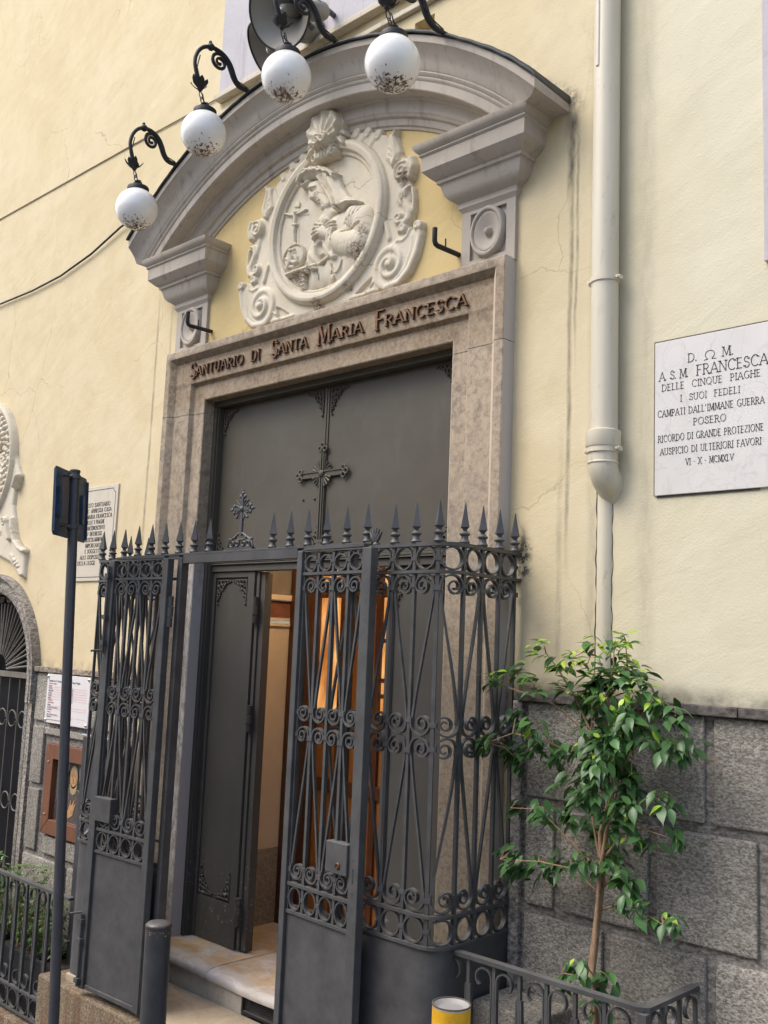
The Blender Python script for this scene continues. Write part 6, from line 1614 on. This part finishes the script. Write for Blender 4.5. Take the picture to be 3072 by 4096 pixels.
# ================================================================== PLANTER RAILINGS
def planter_rail(par, path, ds, zt, zb, low=None):
    rl = [zt, zb] if low is None else [zt, low, zb]
    for i, z in enumerate(rl):
        mb = MB(); h, dp_ = (.008, .034) if i == 0 else (.007, .022)
        N = max(2, int(path.len / .03)); mb.sections([[path.P(path.len * k / N, z + h, dp_ / 2), path.P(path.len * k / N, z - h, dp_ / 2), path.P(path.len * k / N, z - h, -dp_ / 2), path.P(path.len * k / N, z + h, -dp_ / 2)] for k in range(N + 1)]); mb.build('rail', M['iron'], par, 40)
    zl = low if low is not None else zb
    for i, d in enumerate(ds):
        mb = MB(); bar(mb, path, [(d, zb), (d, zt)], .014, .014); mb.build('upright', M['iron'], par)
    for i in range(len(ds) - 1):
        a, b = ds[i], ds[i + 1]
        for s0, dd in ((1, a), (-1, b)):
            # stem bowing out of the upright and ending in an open hook under the rail, and its mirror near the foot
            r = (b - a) * .30
            hook = [(dd + s0 * .010, zl + .14), (dd + s0 * .016, (zt + zl) / 2), (dd + s0 * .012, zt - .16), (dd + s0 * .012, zt - .075)]
            cxh, czh = dd + s0 * (.012 + r), zt - .062
            hook = hook + [(cxh - s0 * r * math.cos(t), czh + r * .95 * math.sin(t)) for t in [PI * k / 10 for k in range(0, 14)]] if (i + (s0 < 0)) % 2 == 0 else None
            if hook:
                mb = MB(); bar(mb, path, hook, .006, .016); mb.build('scroll', M['iron'], par, 50)
            else:
                cz = zl + .062
                foot = [(dd + s0 * .010, zt - .10), (dd + s0 * .018, (zt + zl) / 2), (dd + s0 * .012, zl + .15), (dd + s0 * .012, zl + .08)] + [(dd + s0 * (.012 + r) - s0 * r * math.cos(t), cz - r * .95 * math.sin(t)) for t in [PI * k / 10 for k in range(0, 16)]]
                mb = MB(); bar(mb, path, foot, .006, .016); mb.build('scroll', M['iron'], par, 50)
        if low is not None:
            mb = MB(); c = (a + b) / 2; zc = (low + zb) / 2; hz = (low - zb) / 2 - .008; w_ = (b - a) / 2 - .009
            secs = [[path.P(c + math.cos(2 * PI * j / 20) * (w_ - k), zc + math.sin(2 * PI * j / 20) * (hz - k), o) for k, o in ((0, .008), (.005, .008), (.005, -.008), (0, -.008))] for j in range(20)]
            mb.sections(secs, loop=True); mb.build('ring', M['iron'], par, 50)
prl = thing('planter_railing', (-5.9, -.42, -.75), 'low wrought-iron planter railing in front of the shrub at the lower left', 'railing')
pl_ = Path([(-7.25, -.42), (-5.47, -.42)])
planter_rail(prl, pl_, [.045 + .1345 * i for i in range(13)], .072, -.688, -.558)
prr = thing('planter_railing', (-2.2, -.38, -.35), 'low wrought-iron planter railing around the ficus at the lower right', 'railing')
pr_ = Path([(-2.690, -.392), (-1.795, -.392), (-1.795, .01)])
planter_rail(prr, pr_, [.012, .145, .268, .385, .505, .625, .745, .886, 1.02, 1.14, 1.27], .428, -.42)
for pbx in ((-2.715, -2.693, -.410, -.372, -.56, .440), (-1.812, -1.778, -.409, -.375, -.56, .418)): mb = MB(); mb.box(*pbx); mb.build('post', M['iron'], prr, bevel=.002)
mb = MB(); mb.tube([(-2.722, -.405, .24), (-2.722, -.405, .36)], .013, 10); mb.build('hinge', M['iron'], prr, 40)
# planters
pb = thing('stone_planter', (-2.2, -.2, .1), 'grey stone planter bed holding the ficus behind the right railing', 'planter')
mb = MB(); mb.box(-2.60, -1.83, -.36, -.30, -.8, .10); mb.box(-2.60, -1.83, -.08, -.04, -.8, .10); mb.box(-2.60, -2.54, -.299, -.081, -.8, .10); mb.box(-1.89, -1.83, -.299, -.081, -.8, .10); mb.build('bed_wall', M['granite_smooth'], pb, bevel=.008)
mb = MB(); mb.box(-2.54, -1.89, -.299, -.081, -.30, .06); mb.build('soil', M['soil'], pb)
mb = MB(); mb.box(-2.612, -2.30, -.285, -.045, .12, .232); tag(mb.build('stone_block', M['granite'], None, bevel=.012), 'loose rough grey stone block in the corner between railing and plinth', 'stone')
kb = MB(); kb.box(-7.6, -5.465, -.47, -.37, -1.3, -.715); tag(kb.build('planter_kerb', M['kerb'], None, bevel=.01), kind='structure')
for i, x in enumerate((-7.16, -6.56, -5.98)):
    t = thing('plant_trough', (x + .26, -.22, -.72), ('black plastic plant trough farthest left behind the low railing', 'black plastic plant trough under the middle of the shrub', 'black plastic plant trough nearest the gate railing')[i], 'trough', 'plant troughs behind the left railing')
    mb = MB(); x1 = x + .56
    for s_ in ((x, x1, -.35, -.335, -.72, -.385), (x, x1, -.11, -.095, -.72, -.385), (x, x + .015, -.334, -.111, -.72, -.385), (x1 - .015, x1, -.334, -.111, -.72, -.385)): mb.box(*s_)
    mb.box(x - .008, x1 + .008, -.362, -.349, -.40, -.378); mb.build('trough', M['black_plastic'], t, bevel=.003)
    mb = MB(); mb.box(x + .015, x1 - .015, -.334, -.111, -.70, -.42); mb.build('soil', M['soil'], t)

# ================================================================== PLANTS
def leaf_geo(mb, base, d, up, L, W, fold=.25, tip=.30):
    d = Vector(d).normalized(); up = Vector(up); s_ = d.cross(up)
    if s_.length < 1e-4: s_ = Vector((1, 0, 0))
    s_.normalize(); n = s_.cross(d).normalized(); b = Vector(base)
    prof_ = ((0.0, .02), (.12, .50), (.29, .92), (.45, 1.0), (.62, .80), (.76, .45), (.87, .15), (1.0, .01))
    L_, R_, C_ = [], [], []
    for t, wd in prof_:
        bend = -(t ** 2) * L * tip
        c = b + d * (L * t) + n * bend
        C_.append(c); L_.append(c + s_ * W / 2 * wd + n * fold * W / 2 * wd); R_.append(c - s_ * W / 2 * wd + n * fold * W / 2 * wd)
    k = len(mb.v); m = len(prof_)
    mb.v += [tuple(p) for p in C_ + L_ + R_]
    for i in range(m - 1):
        mb.f.append((k + i, k + i + 1, k + m + i + 1, k + m + i)); mb.f.append((k + i, k + 2 * m + i, k + 2 * m + i + 1, k + i + 1))
def smooth_leaf(mb, name, m, par): return mb.build(name, m, par, 180, fix=False)
fic = thing('ficus_tree', (-2.10, -.20, .06), 'slim young ficus with glossy drooping leaves in front of the grey stone plinth', 'tree')
trunk = [(-2.105, -.19, .04), (-2.105, -.19, .256), (-2.112, -.20, .443), (-2.097, -.20, .635), (-2.085, -.20, .798), (-2.08, -.205, .935), (-2.05, -.20, 1.08), (-2.03, -.21, 1.20), (-2.035, -.22, 1.32), (-2.05, -.22, 1.45), (-2.03, -.22, 1.58)]
mb = MB()
tr2 = [Vector(p) + Vector((.006 * math.sin(i * 2.1), .004 * math.cos(i * 1.7), 0)) for i, p in enumerate(trunk)]
mb.tube(tr2, [.0175, .016, .015, .014, .012, .009, .007, .006, .005, .004, .003], 10)
mb.tube([(-2.093, -.215, .05), (-2.095, -.213, .30), (-2.100, -.222, .45), (-2.088, -.222, .62), (-2.076, -.22, .80), (-2.058, -.21, .95), (-2.022, -.20, 1.10), (-2.01, -.20, 1.2)], [.010, .009, .009, .009, .008, .007, .005, .004], 8)
brs = [[(-2.085, -.2, .81), (-2.12, -.21, 1.0), (-2.114, -.2, 1.183), (-2.135, -.2, 1.293), (-2.13, -.2, 1.45), (-2.121, -.2, 1.60)], [(-2.135, -.2, 1.27), (-2.196, -.22, 1.34), (-2.282, -.24, 1.403), (-2.36, -.26, 1.43), (-2.50, -.27, 1.46)], [(-2.115, -.2, 1.16), (-2.20, -.22, 1.22), (-2.293, -.25, 1.256), (-2.446, -.28, 1.278), (-2.56, -.30, 1.23)],
       [(-2.03, -.2, 1.12), (-1.95, -.22, 1.25), (-1.86, -.24, 1.33), (-1.76, -.25, 1.31)], [(-2.03, -.2, 1.22), (-1.93, -.2, 1.38), (-1.85, -.2, 1.45), (-1.79, -.2, 1.42)], [(-2.09, -.2, .80), (-2.20, -.24, .90), (-2.32, -.27, 1.0), (-2.44, -.29, .99)], [(-2.08, -.2, .84), (-1.98, -.24, .95), (-1.88, -.26, .99), (-1.78, -.27, .98)],
       [(-2.09, -.2, .72), (-2.18, -.25, .80), (-2.30, -.29, .81), (-2.47, -.31, .79)], [(-2.08, -.2, .74), (-1.98, -.25, .82), (-1.94, -.27, .80)], [(-2.09, -.2, .66), (-2.0, -.22, .70), (-1.90, -.25, .71), (-1.80, -.26, .68)], [(-2.05, -.2, 1.0), (-1.94, -.2, 1.06), (-1.84, -.2, 1.10)], [(-2.11, -.2, .36), (-2.16, -.24, .42), (-2.21, -.26, .42)], [(-2.11, -.2, .38), (-2.07, -.25, .43)],
       [(-2.13, -.2, 1.30), (-2.22, -.2, 1.45), (-2.30, -.2, 1.55), (-2.35, -.2, 1.60)], [(-2.05, -.2, 1.45), (-1.98, -.2, 1.55), (-1.99, -.2, 1.66)]]
for b in brs: mb.tube(b, [.0048 - .0033 * i / (len(b) - 1) for i in range(len(b))], 6)
trunk_mb = mb
CL = [(-1.996, 1.658), (-2.121, 1.643), (-2.351, 1.613), (-2.022, 1.623), (-1.976, 1.569), (-2.147, 1.556), (-2.257, 1.551), (-2.216, 1.582), (-2.066, 1.514), (-1.995, 1.518), (-1.938, 1.532), (-1.907, 1.495), (-2.119, 1.488), (-2.46, 1.518), (-2.575, 1.494), (-2.392, 1.473), (-2.241, 1.464), (-2.172, 1.428), (-2.072, 1.423), (-1.95, 1.448), (-1.863, 1.448), (-1.815, 1.43), (-1.774, 1.395), (-2.104, 1.365), (-2.0, 1.367), (-1.949, 1.338), (-2.05, 1.302), (-1.999, 1.279), (-1.893, 1.326), (-1.821, 1.29), (-1.785, 1.283), (-1.739, 1.298), (-2.47, 1.342), (-2.395, 1.318), (-2.605, 1.234), (-2.527, 1.211), (-2.481, 1.198), (-2.393, 1.236), (-2.45, 1.165), (-2.265, 1.236), (-2.209, 1.225), (-2.278, 1.189), (-2.235, 1.125), (-2.141, 1.164), (-2.087, 1.137), (-2.166, 1.111), (-2.037, 1.22), (-1.998, 1.207), (-1.947, 1.153), (-2.126, 1.054), (-2.205, 1.005), (-2.273, .973), (-2.358, .995), (-2.445, .983), (-2.329, .976), (-2.086, 1.032), (-1.996, 1.023), (-2.034, .974), (-1.933, .973), (-1.861, .963), (-1.779, .981), (-1.838, 1.092), (-1.785, 1.094), (-1.922, 1.028), (-2.098, .965), (-2.052, .917), (-2.164, .966),
      (-2.496, .815), (-2.444, .806), (-2.356, .787), (-2.479, .76), (-2.42, .736), (-2.349, .76), (-2.265, .797), (-2.218, .827), (-2.158, .837), (-2.079, .829), (-2.016, .861), (-2.041, .83), (-1.972, .821), (-2.015, .813), (-1.953, .787), (-1.91, .712), (-1.868, .7), (-1.821, .689), (-1.78, .682), (-1.964, .717), (-2.204, .431), (-2.223, .388), (-2.158, .447), (-2.086, .416), (-2.049, .447), (-2.054, .409), (-2.085, .328)]
mo, mn, tw = MB(), MB(), trunk_mb
allb = [p for b in brs for p in b] + trunk[4:]
CL += [(rng.uniform(-2.14, -1.96), rng.uniform(1.05, 1.58)) for _ in range(24)]
for (x, z) in CL:
    y0 = -.22 + rng.uniform(-.11, .10)
    # keep the clump on the same line of sight from the street while varying its depth
    k = (y0 + 3.6) / (-.22 + 3.6); c = Vector((x * k, y0, 1.6 + (z - 1.6) * k))
    near = min(allb, key=lambda p: (Vector(p) - c).length); near = Vector(near)
    m_ = (near + c) / 2 + Vector((0, 0, .02)); tw.tube([near, m_, c], [.0028, .002, .0012], 5)
    lone = z < .5 or (abs(z - .70) < .03 and x > -1.95)
    nl = rng.randint(6, 9) if lone else (rng.randint(14, 19) if z > 1.15 else rng.randint(8, 12))
    for j in range(nl):
        a = rng.uniform(0, 2 * PI); out = (c - Vector((-2.07, -.15, z)))
        dirv = Vector((math.cos(a), math.sin(a) * .8 - .25, 0)) + Vector((out.x, out.y, 0)) * 2.2
        droop = rng.uniform(.1, 1.15) if z < 1.45 else rng.uniform(-.5, .6)
        dirv = dirv.normalized() + Vector((0, 0, -droop))
        L = rng.uniform(.048, .080); W = L * rng.uniform(.38, .50)
        new = rng.random() < (.55 if z > 1.55 else .26 if z > 1.43 else .09 if z > 1.2 else .03)
        if new: L *= .75; W *= .75
        base = c + Vector((rng.uniform(-.035, .035), rng.uniform(-.03, .03), rng.uniform(-.03, .035)))
        upv = Vector((rng.uniform(-.35, .35), rng.uniform(-.55, .15), 1))
        leaf_geo(mn if new else mo, base, dirv, upv, L, W, rng.uniform(.1, .4), rng.uniform(.1, .45))
smooth_leaf(mo, 'crown', M['leaf'], fic); smooth_leaf(mn, 'young_leaves', M['leaf_new'], fic); tw.build('trunk', M['bark'], fic, 60)
shr = thing('shrub', (-6.45, -.22, -.42), 'dense small-leaved green shrub spilling over the low left railing', 'shrub')
ms_, mst = MB(), MB()
for i in range(84):
    x = rng.uniform(-7.25, -5.88); hmax = .50 if x < -6.25 else .40
    h = rng.uniform(.15, hmax); root = Vector((x + rng.uniform(-.05, .05), -.22 + rng.uniform(-.05, .05), -.42))
    top = Vector((x + rng.uniform(-.12, .12), -.24 + rng.uniform(-.13, .12), -.42 + h)); mid = (root + top) / 2 + Vector((rng.uniform(-.04, .04), rng.uniform(-.05, .03), .03))
    mst.tube([root, mid, top], [.005, .004, .002], 5)
    for j in range(int(h * 95)):
        t = rng.uniform(.12, 1.05); p = root.lerp(mid, t * 2) if t < .5 else mid.lerp(top, t * 2 - 1)
        a = rng.uniform(0, 2 * PI); leaf_geo(ms_, p, (math.cos(a), math.sin(a), rng.uniform(-.5, .5)), (rng.uniform(-.3, .3), rng.uniform(-.5, .2), 1), rng.uniform(.030, .050), rng.uniform(.014, .022), .2, .3)
for i in range(5):      # long shoots reaching up by the plinth
    x = -6.75 + .10 * i; P0 = Vector((x, -.2, -.1)); P1 = Vector((x + .26 + .05 * i, -.22, .06 + .022 * i)); mst.tube([P0, (P0 + P1) / 2 + Vector((-.02, 0, .04)), P1], [.004, .003, .0015], 5)
    for j in range(16):
        t = j / 15; p = P0.lerp(P1, t) + Vector((-.02, 0, .04)) * (1 - (2 * t - 1) ** 2); a = rng.uniform(0, 2 * PI)
        leaf_geo(ms_, p, (math.cos(a) + .5, math.sin(a), .2), (0, -.2, 1), .045, .019, .2, .3)
smooth_leaf(ms_, 'foliage', M['leaf_shrub'], shr); mst.build('stems', M['bark'], shr, 60)

# ================================================================== STREET FURNITURE
pb_, pt_ = Vector((-4.50, -.95, -1.0)), Vector((-4.866, -.95, 2.462))
pb_ = pt_ + (Vector((-4.636, -.95, -.261)) - pt_) * 1.16
sgn_ = thing('sign_pole', (pb_.x, pb_.y, ground_z(pb_.x)), 'slim dark grey leaning sign pole carrying the blue back of a street sign', 'sign pole')
mb = MB(); mb.tube([pb_, pt_], .0258, 24); mb.build('pole', M['pole'], sgn_, 60)
mb = MB(); mb.lathe([(.0278, -.010), (.0285, .0), (.022, .004)], pt_, pt_ - pb_, 24); mb.build('pole_cap', M['pole'], sgn_, 60)
dsg = Vector((-math.sin(R(39)), math.cos(R(39)), 0)); nsg = Vector((dsg.y, -dsg.x, 0))
if nsg.dot(CAM - pt_) > 0: nsg = -nsg
dpole = (pb_ - pt_).normalized()
def S(a, z, o): # along the plate, height, behind the pole
    q = pt_ + dpole * ((z - pt_.z) / dpole.z); return Vector((q.x, q.y, z)) + dsg * a + nsg * o
z0, z1, a0, a1 = 2.102, 2.466, -.145, .305
mb = MB(); cc = .018
outline = [(a0 + cc, z0), (a1 - cc, z0), (a1, z0 + cc), (a1, z1 - cc), (a1 - cc, z1), (a0 + cc, z1), (a0, z1 - cc), (a0, z0 + cc)]
mb.prism(outline, lambda u, v: S(u, v, .050), lambda u, v: S(u, v, .054)); 
for e in ((a0, a0 + .004), (a1 - .004, a1)): mb.sections([[S(e[0], z, .040), S(e[1], z, .040), S(e[1], z, .0495), S(e[0], z, .0495)] for z in (z0 + cc, z1 - cc)])
plate = mb.build('sign_plate', M['blue'], sgn_)
mb = MB()
for a in (-.090, .235):
    mb.sections([[S(a - .016, z, .036), S(a + .016, z, .036), S(a + .016, z, .0495), S(a - .016, z, .0495)] for z in (2.20, 2.36)])
mb.build('sign_channel', M['blue'], plate)
for z in (2.425, 2.155):
    mb = MB(); c = pt_ + dpole * ((z - pt_.z) / dpole.z)
    mb.lathe([(.029, -.011), (.0315, -.010), (.0315, .010), (.029, .011)], c, -dpole, 24)
    mb.sections([[c + dsg * a + nsg * o for a, o in ((-.075, .012), (-.028, .006), (-.028, .026), (-.075, .036))]] + [[c + dsg * a + nsg * o + Vector((0, 0, .014)) for a, o in ((-.075, .012), (-.028, .006), (-.028, .026), (-.075, .036))]])
    mb.tube([c + dsg * -.055 + nsg * -.010, c + dsg * -.055 + nsg * .045], .006, 8)
    mb.build('clamp', M['iron'], sgn_, 40)

b1 = thing('bollard', (-3.455, -1.2, ground_z(-3.455)), 'dark grey steel bollard with a chipped rounded cap in front of the open gate', 'bollard', 'bollards on the street')
tp = Vector((-3.460, -1.2, .492)); bt = Vector((-3.445, -1.2, ground_z(-3.445) - .05))
mb = MB(); mb.tube([bt, tp - Vector((0, 0, .022))], .0500, 32); mb.build('post', M['bollard'], b1, 60)
mb = MB(); mb.lathe([(.0505, -.022), (.0520, -.016), (.0505, -.008), (.042, -.001), (.025, .003), (.001, .004)], tp, (0, 0, 1), 32); mb.build('cap', iron('rubbed_bollard_cap', (.040, .030, .027), .6, .3), b1, 60)
mb = MB()
for k in range(26):
    a = rng.uniform(PI * 1.0, PI * 2.1); z = tp.z - .030 - abs(rng.gauss(0, .008)); r_ = .0503; w_ = rng.uniform(.02, .07)
    mb.sections([[(tp.x + r_ * math.cos(a + q), tp.y + r_ * math.sin(a + q), z + h) for q, h in ((0, 0), (w_, rng.uniform(-.001, .001)), (w_, .003), (0, .002))], [(tp.x + (r_ + .0004) * math.cos(a + q), tp.y + (r_ + .0004) * math.sin(a + q), z + h) for q, h in ((0, 0), (w_, 0), (w_, .0025), (0, .002))]])
mb.build('paint_chip', simple('old_yellow_chips', (.55, .40, .08), .6, .4, 90), b1)
b2 = thing('bollard', (-2.050, -1.1, ground_z(-2.05)), 'bright yellow steel bollard with a bare dished metal top at the bottom edge', 'bollard', 'bollards on the street')
tp = Vector((-2.048, -1.1, .533))
mb = MB(); mb.lathe([(.0585, ground_z(-2.05) - .05 - tp.z), (.0585, -.3), (.0585, -.0062)], tp, (0, 0, 1), 36, cap=False); mb.build('post', M['yellow'], b2, 60, fix=False)
mb = MB(); mb.lathe([(.0575, -.012), (.0588, -.006), (.0595, -.003), (.0580, .001), (.0555, .0), (.050, -.008), (.030, -.015), (.001, -.017)], tp, (0, 0, 1), 36); mb.build('cap', iron('bare_rusty_metal', (.42, .40, .38), .8, .4), b2, 60)
mb = MB(); mb.tube([(tp.x + .0575 * math.cos(2 * PI * j / 40), tp.y + .0575 * math.sin(2 * PI * j / 40), tp.z - .001) for j in range(40)], .0030, 6, loop=True); mb.build('cap_rim', iron('rusty_rim', (.085, .055, .04), .6, .5), b2, 60)
